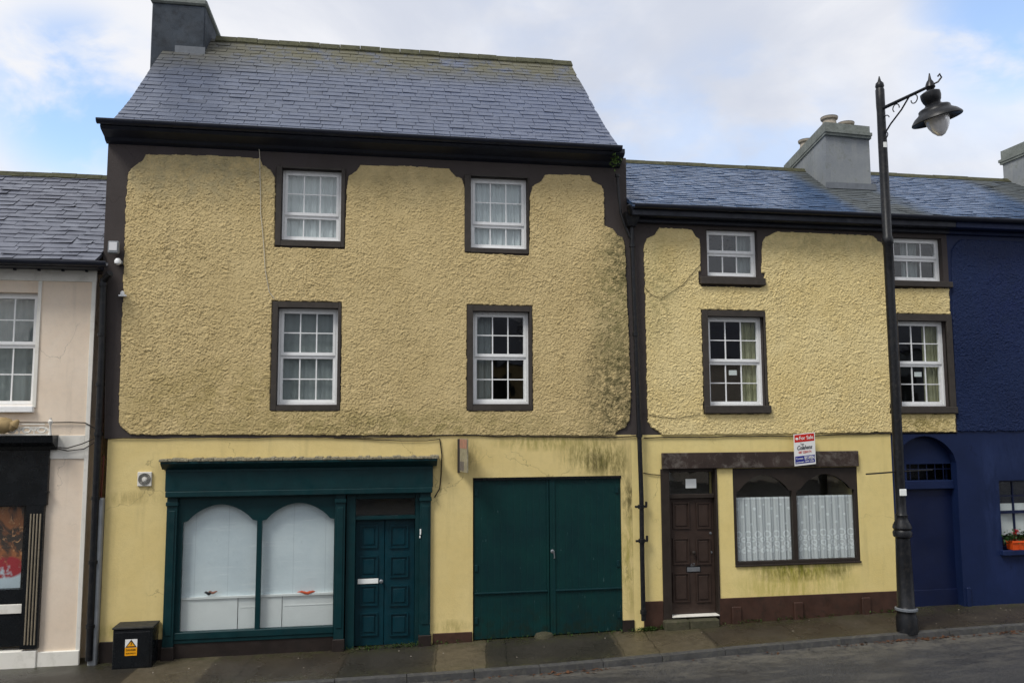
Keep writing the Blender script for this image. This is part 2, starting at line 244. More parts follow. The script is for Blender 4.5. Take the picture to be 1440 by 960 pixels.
# ------------------------------------------------------------------ mesh building
class MB:
    def __init__(s): s.v = []; s.f = []; s.smooth = []
    def add(s, vs, fs, sm=False):
        o = len(s.v); s.v += [tuple(v) for v in vs]; s.f += [tuple(i+o for i in f) for f in fs]; s.smooth += [sm]*len(fs); return s
    def box(s, x0, y0, z0, x1, y1, z1, bev=0.):
        if x0 > x1: x0, x1 = x1, x0
        if y0 > y1: y0, y1 = y1, y0
        if z0 > z1: z0, z1 = z1, z0
        b = min(bev, (x1-x0)*.3, (y1-y0)*.3, (z1-z0)*.3)
        if b <= 0:
            vs = [(x, y, z) for x in (x0, x1) for y in (y0, y1) for z in (z0, z1)]
            return s.add(vs, [(0, 1, 3, 2), (4, 6, 7, 5), (0, 4, 5, 1), (2, 3, 7, 6), (0, 2, 6, 4), (1, 5, 7, 3)])
        bm = bmesh.new(); bmesh.ops.create_cube(bm, size=1)
        for v in bm.verts: v.co = ((x0+x1)/2+v.co.x*(x1-x0), (y0+y1)/2+v.co.y*(y1-y0), (z0+z1)/2+v.co.z*(z1-z0))
        bmesh.ops.bevel(bm, geom=bm.edges[:], offset=b, segments=1, affect='EDGES', profile=.5)
        bm.verts.ensure_lookup_table(); s.add([v.co[:] for v in bm.verts], [[v.index for v in f.verts] for f in bm.faces]); bm.free(); return s
    def prism(s, pts, y0, y1):      # x,z outline extruded in y
        n = len(pts); a = sum(pts[i][0]*pts[(i+1) % n][1]-pts[(i+1) % n][0]*pts[i][1] for i in range(n))
        if a < 0: pts = pts[::-1]
        vs = [(x, y0, z) for x, z in pts]+[(x, y1, z) for x, z in pts]
        return s.add(vs, [tuple(range(n)), tuple(range(2*n-1, n-1, -1))]+[(i+n, (i+1) % n+n, (i+1) % n, i) for i in range(n)])
    def xprism(s, pts, x0, x1):     # y,z outline extruded in x
        n = len(pts); a = sum(pts[i][0]*pts[(i+1) % n][1]-pts[(i+1) % n][0]*pts[i][1] for i in range(n))
        if a > 0: pts = pts[::-1]
        vs = [(x0, y, z) for y, z in pts]+[(x1, y, z) for y, z in pts]
        return s.add(vs, [tuple(range(n)), tuple(range(2*n-1, n-1, -1))]+[(i+n, (i+1) % n+n, (i+1) % n, i) for i in range(n)])
    def hexa(s, b, t):              # 4 bottom points, 4 top points (ccw from above)
        return s.add(list(b)+list(t), [(3, 2, 1, 0), (4, 5, 6, 7)]+[(i, (i+1) % 4, (i+1) % 4+4, i+4) for i in range(4)])
    def ring(s, x0, z0, x1, z1, w, y0, y1, wb=None, wt=None):
        wb = wb or w; wt = wt or w
        s.box(x0, y0, z0, x0+w, y1, z1); s.box(x1-w, y0, z0, x1, y1, z1)
        s.box(x0+w, y0, z0, x1-w, y1, z0+wb); s.box(x0+w, y0, z1-wt, x1-w, y1, z1); return s
    def tube(s, pts, r, n=8, cap=True):
        pts = [Vector(p) for p in pts]; vs = []; fs = []; up = None
        rs = r if isinstance(r, (list, tuple)) else [r]*len(pts)
        for i, p in enumerate(pts):
            d = (pts[min(i+1, len(pts)-1)]-pts[max(i-1, 0)]).normalized()
            if up is None: up = Vector((0, 0, 1)) if abs(d.z) < .9 else Vector((1, 0, 0))
            a = d.cross(up).normalized(); b = a.cross(d).normalized(); up = b
            for k in range(n):
                t = 2*PI*k/n; vs.append(p+a*math.cos(t)*rs[i]+b*math.sin(t)*rs[i])
        for i in range(len(pts)-1):
            for k in range(n): fs.append((i*n+k, i*n+(k+1) % n, (i+1)*n+(k+1) % n, (i+1)*n+k))
        s.add(vs, fs, True)
        if cap: s.add(vs[:n], [tuple(range(n-1, -1, -1))]); s.add(vs[-n:], [tuple(range(n))])
        return s
    def lathe(s, prof, mat, n=24):   # (r, z) profile, mat: Matrix
        vs = [mat @ Vector((r*math.cos(2*PI*k/n), r*math.sin(2*PI*k/n), z)) for r, z in prof for k in range(n)]
        fs = [(i*n+k, i*n+(k+1) % n, (i+1)*n+(k+1) % n, (i+1)*n+k) for i in range(len(prof)-1) for k in range(n)]
        s.add(vs, fs, True); s.add([vs[k] for k in range(n)], [tuple(range(n-1, -1, -1))]); s.add([vs[-n+k] for k in range(n)], [tuple(range(n))]); return s
    def build(s, name, mat, parent=None, loc=None, bevel=0.):
        w = Vector((0, 0, 0))
        if parent is not None:
            q = parent
            while q is not None: w += Vector(q.location); q = q.parent
        elif loc is not None: w = Vector(loc)
        me = bpy.data.meshes.new(name); me.from_pydata([(a-w.x, b-w.y, c-w.z) for a, b, c in s.v], [], s.f); me.materials.append(mat)
        me.polygons.foreach_set('use_smooth', s.smooth); me.update()
        o = bpy.data.objects.new(name, me); COL.objects.link(o); o.parent = parent
        if parent is None and loc is not None: o.location = loc
        if any(s.smooth): me.set_sharp_from_angle(angle=math.radians(40))
        return o
def tag(o, label=None, cat=None, group=None, kind=None):
    if label: o['label'] = label
    if cat: o['category'] = cat
    if group: o['group'] = group
    if kind: o['kind'] = kind
    return o
def thing(name, label, cat, loc, group=None):
    o = bpy.data.objects.new(name, None); COL.objects.link(o); o.location = loc; o.empty_display_size = .3
    return tag(o, label, cat, group)
def text(body, x, z, size, y, mat, parent, name='lettering', rot=0., width=None, shear=0., bold=0.):
    cu_ = bpy.data.curves.new('t', 'FONT'); cu_.body = body; cu_.size = size; cu_.extrude = .0012; cu_.shear = shear; cu_.offset = bold; cu_.align_x = 'CENTER'; cu_.align_y = 'CENTER'
    t = bpy.data.objects.new('t', cu_); COL.objects.link(t); bpy.context.view_layer.update()
    me = bpy.data.meshes.new_from_object(t); bpy.data.objects.remove(t); bpy.data.curves.remove(cu_)
    sx = 1.
    if width:
        xs = [v.co.x for v in me.vertices]; sx = width/max(1e-6, max(xs)-min(xs))
    w = Vector(parent.location) if parent.parent is None else Vector(parent.location)+Vector(parent.parent.location)
    me.transform(Matrix.Translation(Vector((x, y, z))-w) @ Matrix.Rotation(rot, 4, 'Y') @ Matrix.Rotation(PI/2, 4, 'X') @ Matrix.Diagonal((sx, 1, 1, 1)))
    me.name = name; me.materials.clear(); me.materials.append(mat); o = bpy.data.objects.new(name, me); COL.objects.link(o); o.parent = parent; return o

def wall_cells(mb, x0, x1, z0, z1, holes, y=0., depth=.3, warp=None):
    """front face of a wall with rectangular openings and their reveals"""
    xs = sorted({x0, x1, *[min(max(h[0], x0), x1) for h in holes], *[min(max(h[2], x0), x1) for h in holes]}); zs = sorted({z0, z1, *[min(max(h[1], z0), z1) for h in holes], *[min(max(h[3], z0), z1) for h in holes]})
    W = warp or (lambda x, z: x)
    for i in range(len(xs)-1):
        for j in range(len(zs)-1):
            cx, cz = (xs[i]+xs[i+1])/2, (zs[j]+zs[j+1])/2
            if any(h[0] < cx < h[2] and h[1] < cz < h[3] for h in holes): continue
            a, b, c, d = xs[i], xs[i+1], zs[j], zs[j+1]
            mb.add([(W(a, c), y, c), (W(b, c), y, c), (W(b, d), y, d), (W(a, d), y, d)], [(0, 1, 2, 3)])
    for (a, c, b, d) in holes:
        c_ = max(c, z0); d_ = min(d, z1)
        if d_ <= c_ or b <= x0 or a >= x1: continue
        Y = y+depth
        mb.add([(a, y, c_), (a, Y, c_), (a, Y, d_), (a, y, d_)], [(3, 2, 1, 0)]); mb.add([(b, y, c_), (b, Y, c_), (b, Y, d_), (b, y, d_)], [(0, 1, 2, 3)])
        if d <= z1: mb.add([(a, y, d), (b, y, d), (b, Y, d), (a, Y, d)], [(3, 2, 1, 0)])
        if c >= z0: mb.add([(a, y, c), (b, y, c), (b, Y, c), (a, Y, c)], [(0, 1, 2, 3)])

# ---- roughcast: a really displaced sheet of tangled worm-like ridges
def field(X, Z, cell, seed, sx=1., sz=1.):
    rs = np.random.RandomState(seed); g = rs.rand(256, 256)
    u = X/(cell*sx)+37.3; v = Z/(cell*sz)+11.7; i = np.floor(u).astype(int); j = np.floor(v).astype(int); a = u-i; b = v-j
    a = a*a*(3-2*a); b = b*b*(3-2*b); G = lambda p, q: g[p % 256, q % 256]
    return (G(i, j)*(1-a)+G(i+1, j)*a)*(1-b)+(G(i, j+1)*(1-a)+G(i+1, j+1)*a)*b
def inpoly(X, Z, pts):
    r = np.zeros(X.shape, bool); n = len(pts)
    for k in range(n):
        x1, z1 = pts[k]; x2, z2 = pts[(k+1) % n]
        if z1 == z2: continue
        c = ((z1 > Z) != (z2 > Z)) & (X < (x2-x1)*(Z-z1)/(z2-z1)+x1); r ^= c
    return r
def roughcast(name, outline, holes, mat, parent, seed, amp=.020, base=.008, step=.009, fade=None):
    xs = np.arange(min(p[0] for p in outline)-.03, max(p[0] for p in outline)+.03, step); zs = np.arange(min(p[1] for p in outline)-.03, max(p[1] for p in outline)+.03, step)
    X, Z = np.meshgrid(xs, zs)
    # ragged edge, as if trowelled up to the paint line
    JX = X+(field(X, Z, .05, seed+50)-.5)*.018; JZ = Z+(field(X, Z, .05, seed+51)-.5)*.018
    ins = inpoly(JX, JZ, outline)
    for h in holes: ins &= ~((JX > h[0]) & (JX < h[2]) & (JZ > h[1]) & (JZ < h[3]))
    wx = (field(X, Z, .07, seed+1)-.5)*.075; wz = (field(X, Z, .07, seed+2)-.5)*.075
    a = field(X+wx, Z+wz, .032, seed+3, 1.25, .85); b = field(X-wz, Z+wx, .036, seed+4, .9, 1.1); c = field(X, Z, .022, seed+5); d = field(X, Z, .9, seed+6)
    r1 = np.clip(1-np.abs(a-.5)/.14, 0, 1); r2 = np.clip(1-np.abs(b-.52)/.11, 0, 1)
    e = field(X+wz, Z+wx, .045, seed+8, 1.2, .8); g1 = np.clip(1-np.abs(a-.42)/.075, 0, 1); g2 = np.clip(1-np.abs(e-.5)/.06, 0, 1); gr = np.maximum(g1, g2)
    h = .42*np.maximum(r1*r1*(3-2*r1), .85*r2*r2*(3-2*r2))*(.45+.9*field(X, Z, .16, seed+7))+.62*(1-gr*gr)+.2*c
    if fade is not None: h *= fade(X, Z)
    h *= (.75+.5*d)
    Y = -(base+amp*h); nz, nx = X.shape
    fm = ins[:-1, :-1] & ins[1:, :-1] & ins[:-1, 1:] & ins[1:, 1:]
    use = np.zeros(X.shape, int)
    for s1, s2 in ((slice(None, -1), slice(1, None)),): pass
    use[:-1, :-1] += fm; use[1:, :-1] += fm; use[:-1, 1:] += fm; use[1:, 1:] += fm
    Y = np.where(use < 4, .004, Y)
    idx = -np.ones(X.shape, int); sel = use > 0; idx[sel] = np.arange(sel.sum())
    vs = np.stack([X[sel], Y[sel], Z[sel]], 1); w = np.array(parent.location); vs -= w
    J, I = np.nonzero(fm); F = np.stack([idx[J, I], idx[J, I+1], idx[J+1, I+1], idx[J+1, I]], 1)
    me = bpy.data.meshes.new(name); me.vertices.add(len(vs)); me.vertices.foreach_set('co', vs.astype(np.float32).ravel())
    me.loops.add(F.size); me.loops.foreach_set('vertex_index', F.astype(np.int32).ravel()); me.polygons.add(len(F)); me.polygons.foreach_set('loop_start', np.arange(0, F.size, 4, dtype=np.int32))
    me.polygons.foreach_set('use_smooth', np.ones(len(F), bool)); me.materials.append(mat); me.update(calc_edges=True); me.validate()
    o = bpy.data.objects.new(name, me); COL.objects.link(o); o.parent = parent; return o

# ---- slates: every slate its own thin tilted quad with its own shade
def slates(name, x0, x1, prof, expo, width, mat, parent, seed, rough=1., lift=.015, skip=None):
    rnd = random.Random(seed); seg = []; L = 0
    for (a, b) in zip(prof[:-1], prof[1:]): d = math.dist(a, b); seg.append((L, d, a, b)); L += d
    def at(s):
        for (l, d, a, b) in seg:
            if s <= l+d or (l, d, a, b) == seg[-1]:
                t = (s-l)/d; ty, tz = (b[0]-a[0])/d, (b[1]-a[1])/d; return a[0]+(b[0]-a[0])*t, a[1]+(b[1]-a[1])*t, -tz, ty
    vs = []; fs = []; sh = []; n = int(round(L/expo)); expo = L/n
    for r in range(n):
        x = x0-(width*.5 if r % 2 else 0)-rnd.random()*.04
        rowsh = rnd.uniform(-.08, .08)
        while x < x1:
            w = width*rnd.uniform(.82, 1.2); a, b = max(x+.004, x0), min(x+w-.004, x1); x += w
            if b-a < .04: continue
            slip = rnd.gauss(0, .004*rough)-(.05*rnd.random() if rnd.random() < .03*rough else 0)
            s0 = r*expo+slip; s1 = min(L+.01, (r+1)*expo+.05)
            y, z, ny, nz = at(max(0, s0)); y2, z2, ny2, nz2 = at(s1)
            if skip and skip((a+b)/2, y, z): continue
            if s0 < 0: y += s0*.8
            t1 = lift+abs(rnd.gauss(0, .004*rough)); t2 = .003; th = .007; k = rnd.gauss(0, .003*rough); nib = rnd.random() < .10*rough
            pts = [(a, y+ny*t1, z+nz*t1+k), (b, y+ny*t1, z+nz*t1-k), (b, y2+ny2*t2, z2+nz2*t2), (a, y2+ny2*t2, z2+nz2*t2)]
            if nib:
                c = rnd.uniform(.03, .08); e = rnd.uniform(.03, .07); f = e/(s1-s0)
                pts[0:1] = [(a, pts[0][1]*(1-f)+pts[3][1]*f, pts[0][2]*(1-f)+pts[3][2]*f), (a+c, pts[0][1], pts[0][2])]
            o = len(vs); m = len(pts); vs += pts+[(p[0], p[1]-ny*th, p[2]-nz*th) for p in pts]
            fs.append(tuple(range(o, o+m))); shade = min(1, max(0, .5+rowsh+rnd.gauss(0, .12))); sh.append(shade)
            for q in range(m): fs.append((o+q+m, o+(q+1) % m+m, o+(q+1) % m, o+q)); sh.append(shade)
    w = Vector(parent.location); me = bpy.data.meshes.new(name); me.from_pydata([(a-w.x, b-w.y, c-w.z) for a, b, c in vs], [], fs); me.materials.append(mat)
    at_ = me.attributes.new('shade', 'FLOAT', 'FACE'); at_.data.foreach_set('value', sh)
    o = bpy.data.objects.new(name, me); COL.objects.link(o); o.parent = parent; return o

def curtain(name, label, x0, z0, x1, z1, y, mat, folds=9, amp=.02, group=None, seed=0, cat='curtain'):
    n = 120; m = 6; rnd = random.Random(seed); ph = [rnd.uniform(0, 6) for _ in range(4)]; vs = []; fs = []; uvs = []
    loc = Vector(((x0+x1)/2, y, z0)); X = lambda t: x0+(x1-x0)*t
    for s in (0, 1):
        for j in range(m+1):
            for i in range(n+1):
                t = i/n; q = 1-j/m*.35
                yy = amp*(math.sin(t*folds*6.28+ph[0]+math.sin(t*9+ph[1])*1.3)+.5*math.sin(t*folds*2.3*6.28+ph[2]+j*.15))*q
                vs.append((X(t)-loc.x, yy+s*.0015, z0+(z1-z0)*j/m-loc.z)); uvs.append((X(t), j/m))
    K = (n+1)*(m+1)
    for j in range(m):
        for i in range(n):
            a = j*(n+1)+i; fs.append((a, a+1, a+n+2, a+n+1)); a += K; fs.append((a+n+1, a+n+2, a+1, a))
    me = bpy.data.meshes.new(name); me.from_pydata(vs, [], fs); me.materials.append(mat); me.polygons.foreach_set('use_smooth', [True]*len(fs))
    uv = me.uv_layers.new(name='UVMap')
    for lp in me.loops: uv.data[lp.index].uv = uvs[lp.vertex_index]
    o = bpy.data.objects.new(name, me); COL.objects.link(o); o.location = loc; return tag(o, label, cat, group)

# ------------------------------------------------------------------ windows
WY = .10
def sash_window(house, fr, meet, rt, rb, cols=3, sur=None, sill=None, drips=False):
    """fr: white frame outline, meet: height of the meeting rail"""
    x0, z0, x1, z1 = fr
    W = MB().ring(x0+.003, z0+.003, x1-.003, z1-.003, .032, WY, WY+.08).box(x0+.035, WY+.012, meet-.012, x1-.035, WY+.08, meet+.012).build('window', M['upvc'], house)
    for (a, b, rows, yy, wd) in ((meet+.004, z1-.038, rt, WY-.004, .042), (z0+.038, meet-.006, rb, WY+.018, .038)):
        g = MB().ring(x0+.038, a, x1-.038, b, wd, yy, yy+.05, wb=wd*1.15)
        ix0, ix1, iz0, iz1 = x0+.038+wd, x1-.038-wd, a+wd*1.15, b-wd
        for k in range(1, cols): cx = ix0+(ix1-ix0)*k/cols; g.box(cx-.0095, yy+.016, iz0, cx+.0095, yy+.036, iz1)
        for k in range(1, rows):
            cz = iz0+(iz1-iz0)*k/rows
            for c in range(cols):
                u0 = ix0+(ix1-ix0)*c/cols+(.0095 if c else 0); u1 = ix0+(ix1-ix0)*(c+1)/cols-(.0095 if c < cols-1 else 0); g.box(u0, yy+.018, cz-.0085, u1, yy+.034, cz+.0085)
        g.build('sash', M['upvc'], W)
        MB().box(ix0-.01, yy+.024, iz0-.01, ix1+.01, yy+.028, iz1+.01).build('pane', M['glass'], W)
    if sur:
        a, c, b, d = sur
        g = MB(); y0, y1 = -.036, .03
        g.box(a, y0, c, x0, y1, d, .006); g.box(x1, y0, c, b, y1, d, .006); g.box(x0, y0+.001, z1, x1, y1, d-.001); g.box(x0, y0+.001, c+.001, x1, y1, z0-.02)
        g.build('surround', M['surround'], W)
    if sill:
        a, c, b, d = sill; MB().box(a, -.085, c, b, WY, d, .008).build('sill', M['surround'], W)
    return W

# =================================================================== TALL HOUSE
TL, TR = -4.06, 4.16
tall = thing('terraced_house', 'tall three-storey terraced house with ochre roughcast, dark brown trim and a green shopfront', 'house', (0, 0, .17))
Hroof = [(-.38, 8.06), (-.075, 8.295), (.465, 8.73), (.91, 9.13), (1.63, 9.80), (2.33, 10.42), (2.905, 10.95)]
fA = rect(397, 241, 480, 340, WY); fB = rect(661, 252, 740, 351, WY); fC = rect(391, 434, 475, 569, WY); fD = rect(664, 439, 743, 568, WY)
zband = P(600, 613)[1]
def lean(x, z):      # the old left corner leans out
    return x + (.13*max(0, 1-(z-3.37)/4.8) if x < -3.9 and z > 3.3 else (.17 if x < -3.9 else 0))
mb = MB(); wall_cells(mb, TL, TR, zband, 8.02, [fA, fB, fC, fD], warp=lean)
mb.box(TR-.3, .01, zband, TR, 5.8, 8.02); mb.box(TL, .01, 5.0, TL+.3, 5.8, 8.0); mb.box(-3.9, .01, zband, -3.6, 5.8, 5.0); mb.box(-3.9, 5.5, -.3, TR, 5.8, 8.02)
mb.xprism([(-.05, 8.0)]+[(y, z-.06) for y, z in Hroof[1:]]+[(5.86, 8.0)], -3.88, -3.62); mb.xprism([(-.05, 8.0)]+[(y, z-.06) for y, z in Hroof[1:]]+[(5.86, 8.0)], 3.62, 3.90)
mb.build('upper_wall', M['brown'], tall)
# ground floor wall
hs = rect(250, 697, 471, 890); hd = rect(487, 697, 590, 915); gd = rect(664, 671, 873, 900)
hs = (P(236, 800)[0]+.05, -.3, P(606, 800)[0]-.05, P(420, 660)[1]); gd = (P(665, 780)[0], -.3, P(875, 780)[0], P(768, 671)[1])
mb = MB(); wall_cells(mb, -3.88, TR, -.3, zband, [hs, gd]); mb.box(TR-.06, .32, -.3, TR, 5.8, zband-.001); mb.box(gd[2]+.002, .01, -.3, TR, .32, zband-.001); mb.box(-3.88, .01, -.3, -3.6, 5.5, zband-.001); mb.build('lower_wall', M['wall_tall'], tall)
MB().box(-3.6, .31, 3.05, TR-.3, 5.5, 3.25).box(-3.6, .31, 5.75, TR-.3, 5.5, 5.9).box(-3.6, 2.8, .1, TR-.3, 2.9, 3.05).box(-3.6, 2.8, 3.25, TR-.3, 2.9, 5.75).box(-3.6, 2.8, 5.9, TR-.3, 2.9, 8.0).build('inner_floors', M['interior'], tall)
# roughcast
oc = poly([(183, 612), (176, 606), (169, 600), (166, 594), (169, 500), (173, 400), (176, 300), (178, 262), (180, 243), (190, 232), (200, 226), (205, 217), (290, 218), (366, 222), (370, 231), (380, 238), (387, 250), (388, 265), (387, 347), (484, 350),
           (487, 262), (489, 248), (500, 241), (506, 232), (570, 233), (632, 237), (638, 246), (650, 251), (656, 268), (655, 355), (743, 359), (745, 275), (748, 262), (760, 254), (766, 245), (800, 245), (830, 247), (834, 255), (846, 260), (850, 272), (850, 317), (862, 321), (868, 330), (876, 334), (879, 345), (883, 430), (888, 560), (886, 590), (880, 602), (868, 607), (864, 613)])
surC = rect(382, 425, 479, 577); surD = rect(657, 430, 748, 577)
roughcast('roughcast', oc, [surC, surD], M['rough_tall'], tall, 11)
surA = rect(388, 236, 485, 347); surB = rect(653, 248, 743, 356)
sash_window(tall, fA, P(438, 304, WY)[1], 2, 1, 3, surA); sash_window(tall, fB, P(700, 317, WY)[1], 2, 1, 3, surB)
sash_window(tall, fC, P(433, 500, WY)[1], 2, 2, 3, surC); sash_window(tall, fD, P(703, 502, WY)[1], 2, 2, 3, surD)
def net_in(fr, label, mat, f0=0., f1=1., folds=8, amp=.012, y=.205, seed=1, group=None, zf=0.):
    x0, z0, x1, z1 = fr; w = x1-x0; return curtain('net_curtain', label, x0+w*f0, z0-.05+zf, x0+w*f1, z1+.05, y, mat, folds, amp, group, seed)
net_in(fA, 'white net curtain behind the top-floor window on the left of the tall ochre house', M['net'], -.05, 1.05, 7, seed=1)
net_in(fB, 'white net curtain behind the top-floor window nearest the middle downpipe', M['net'], -.05, 1.05, 9, .015, seed=2)
net_in(fC, 'grey net hanging across the window directly above the green shop window', M['blind'], -.05, 1.05, 5, .008, seed=3)
net_in(fD, 'dim grey net at one side of the window above the big garage doors', M['blind'], -.05, .36, 3, .008, .3, seed=4)
# roof
slates('roof', -3.90, 3.93, Hroof, .178, .30, M['slate_tall'], tall, 3, .8, .009)
mb = MB(); pr = [(y, z-.012) for y, z in Hroof]; back = [(2.905*2-y, z) for y, z in pr[::-1]]
mb.xprism(pr+back[1:]+[(y, z-.04) for y, z in (pr+back[1:])[::-1]], -3.895, 3.925)
mb.build('roof_deck', M['slate_tall'], tall)
mb = MB()
for i in range(18):
    a = -3.1+i*(7.05/18); z = 10.965+.006*math.sin(i*2.1); mb.xprism([(2.77, z-.09), (2.9, z+.055), (3.04, z-.09), (3.03, z-.12), (2.9, z+.02), (2.78, z-.12)], a+.004, a+7.05/18-.004)
mb.build('ridge', M['moss'], tall)
# eaves : cornice, soffit, gutter
mb = MB(); e0 = P(150, 165, -.3)[0]; mb.xprism([(0, 8.06), (-.33, 8.06), (-.33, 7.99), (-.30, 7.96), (-.12, 7.90), (-.08, 7.86), (-.03, 7.84), (0, 7.83)], TL-.02, TR-.12); mb.build('cornice', M['gutter'], tall)
mb = MB(); gx0 = P(134, 164, -.45)[0]; n = 10
pr = [(-.375-.065*math.cos(t), 8.075-.065*math.sin(t)) for t in [PI*k/n for k in range(n+1)]]; pr2 = [(y*1+(.008 if y < -.375 else -.008), z+.010) for y, z in pr[::-1]]
mb.xprism(pr+pr2, gx0, 3.97); mb.build('gutter', M['gutter'], tall)
# dark chimney straddling the ridge at the left gable
ya, yb = 2.25, 3.75; cxl, cxr = P(212, 60, ya)[0], P(288, 40, ya)[0]; ct = P(290, 2, ya)[1]
ch = MB().box(cxl, ya, 7.4, cxr, yb, ct-.10, .02).build('chimney', M['chimney_dark'], tall)
MB().box(cxl-.03, ya-.04, ct-.10, cxr+.03, yb+.04, ct+.02, .03).build('cap', M['cap'], ch)
g = MB()
for k in range(3): g.lathe([(.13, 0), (.11, .3), (.14, .34), (.12, .34)], Matrix.Translation(((cxl+cxr)/2+.1, ya+.3+k*.45, ct)))
g.build('chimney_pot', M['pot'], ch)
fz = P(245, 63, ya)[1]; MB().box(P(246, 64, ya-.02)[0], ya-.02, fz-.35, cxr+.02, ya, fz-.02).build('flashing', M['lead'], ch)
# plinth strips at the base of the tall house
for a, b, t in ((140, 237, 900), (876, 904, 871)):
    mb = MB()
    xa, xb = P(a, t)[0], P(b, t)[0]; zt = P((a+b)/2, t)[1]; mb.box(max(xa, -3.88), -.02, -.2, min(xb, TR), .05, zt, .006); mb.build('plinth', M['plinth_dark'], tall)
mb = MB(); xa = P(606, 889)[0]; mb.box(xa+.03, -.024, -.2, gd[0]-.01, .05, P(640, 889)[1]+.004, .006); mb.build('plinth', M['plinth'], tall)

# ---- green shopfront
sf = thing('shopfront', '', '', (0, 0, .17)); bpy.data.objects.remove(sf)
zt = P(420, 643)[1]; zl = P(420, 657)[1]; zfb = P(420, 687)[1]; zf2 = P(420, 695)[1]
X0, X1 = P(235, 700, -.08)[0], P(606, 700, -.08)[0]; CX0, CX1 = P(226, 648, -.2)[0], P(615, 648, -.2)[0]
sill_z = P(360, 888)[1]
mb = MB()
mb.xprism([(0.02, zl), (-.10, zl), (-.13, zl+.02), (-.17, zl+.05), (-.22, zl+.09), (-.22, zl+.12), (.02, zl+.12)], CX0, CX1)
mb.box(X0-.03, -.10, zfb, X1+.03, .02, zl, .004); mb.box(X0-.02, -.125, zf2, X1+.02, .02, zfb, .01); mb.box(X0-.005, -.115, zl-.035, X0+.25*(X1-X0), -.09, zl-.02); mb.box(X0+.02, -.112, zl-.04, X1-.02, -.09, zl-.025)
def px_(x, y=700, d=-.06): return P(x, y, d)[0]
zb = .1
for a, b, yb_ in ((235, 250, None), (472, 486, None), (591, 606, None)):
    a, b = px_(a), px_(b); mb.box(a, -.06, zb+.22, b, .02, zf2, .006); mb.box(a-.012, -.085, zf2-.13, b+.012, .02, zf2-.07, .008); mb.box(a+.03, -.072, zb+.4, b-.03, -.05, zf2-.2, .006)
shop = mb.build('shopfront', M['green'], tall); shop['label'] = 'dark green wooden shopfront with fascia, pilasters and arched twin lights'
g = MB(); rn = random.Random(4); k = 70
for i in range(k):
    a = CX0-.02+(CX1-CX0+.04)*i/k; b = a+(CX1-CX0+.04)/k; h = rn.uniform(.03, .055); g.box(a, -.235+rn.uniform(-.01, .015), zl+.118, b+.004, .0, zl+.12+h, .008)
g.build('cement_capping', M['crust'], shop)
# pilaster feet
g = MB()
for a, b in ((235, 250), (472, 486), (591, 606)): a, b = px_(a), px_(b); g = MB().box(a-.015, -.08, -.2, b+.015, .02, zb+.24, .008); g.build('pilaster_base', M['plinth_dark'], shop)
# twin arched lights: a board with the two arches cut out
wx0, wx1 = px_(250, 700, 0), px_(472, 700, 0)
L = [px_(255, 800, 0), px_(360, 800, 0)]; R_ = [px_(367, 800, 0), px_(469, 800, 0)]
zs, ztop = P(310, 733)[1], P(310, 709)[1]; zb2 = P(360, 884)[1]
def arch_board(x0, x1, z1, spans, zs, zt, y0, y1, mb):
    cur = x0
    for a, b in spans:
        pts = [(cur, zs), (a+.0, zs)] if cur < a else [(a, zs)]
        pts = [(cur, zs)] + ([(a, zs)] if a > cur+1e-4 else [])
        sh = (b-a)*.06; w = b-a
        pts += [(a+sh, zs+.015)]
        for k in range(1, 16):
            t = k/16; xx = a+sh+(w-2*sh)*t; pts.append((xx, zs+.015+(zt-zs-.015)*math.sin(PI*t)**.8))
        pts += [(b-sh, zs+.015), (b, zs), (b, z1), (cur, z1)]
        # split into a strip mesh for safe shading
        top = [p for p in pts if p[1] < z1-1e-6 or False]
        xs_ = [p for p in pts[:-2]]
        for p, q in zip(xs_[:-1], xs_[1:]):
            if q[0]-p[0] < 1e-5: continue
            mb.add([(p[0], y0, p[1]), (q[0], y0, q[1]), (q[0], y0, z1), (p[0], y0, z1)], [(0, 1, 2, 3)]); mb.add([(p[0], y0, p[1]), (q[0], y0, q[1]), (q[0], y1, q[1]), (p[0], y1, p[1])], [(3, 2, 1, 0)])
        cur = b
    if x1 > cur+1e-4: mb.add([(cur, y0, zs), (x1, y0, zs), (x1, y0, z1), (cur, y0, z1)], [(0, 1, 2, 3)])
g = MB(); arch_board(wx0, wx1, zf2+.0, [L, R_], zs, ztop, .0, .06, g)
g.box(wx0, .0, zb2, L[0], .06, zs); g.box(L[1], -.006, zb2, R_[0], .06, zs+.01); g.box(R_[1], .0, zb2, wx1, .06, zs); g.box(wx0, -.035, sill_z-.06, wx1, .08, zb2, .008); g.box(wx0, -.02, sill_z-.115, wx1, .06, sill_z-.06, .006)
disp = g.build('display_window', M['green'], tall); disp['label'] = 'green-framed shop window of two arched lights'
MB().box(L[0]-.02, .03, zb2-.02, L[1]+.02, .036, ztop+.03).build('pane', M['glass'], disp); MB().box(R_[0]-.02, .03, zb2-.02, R_[1]+.02, .036, ztop+.03).build('pane', M['glass'], disp)
MB().box(wx0-.03, -.005, -.3, wx1+.02, .05, sill_z-.115).build('stall_riser', M['plinth_dark'], tall)
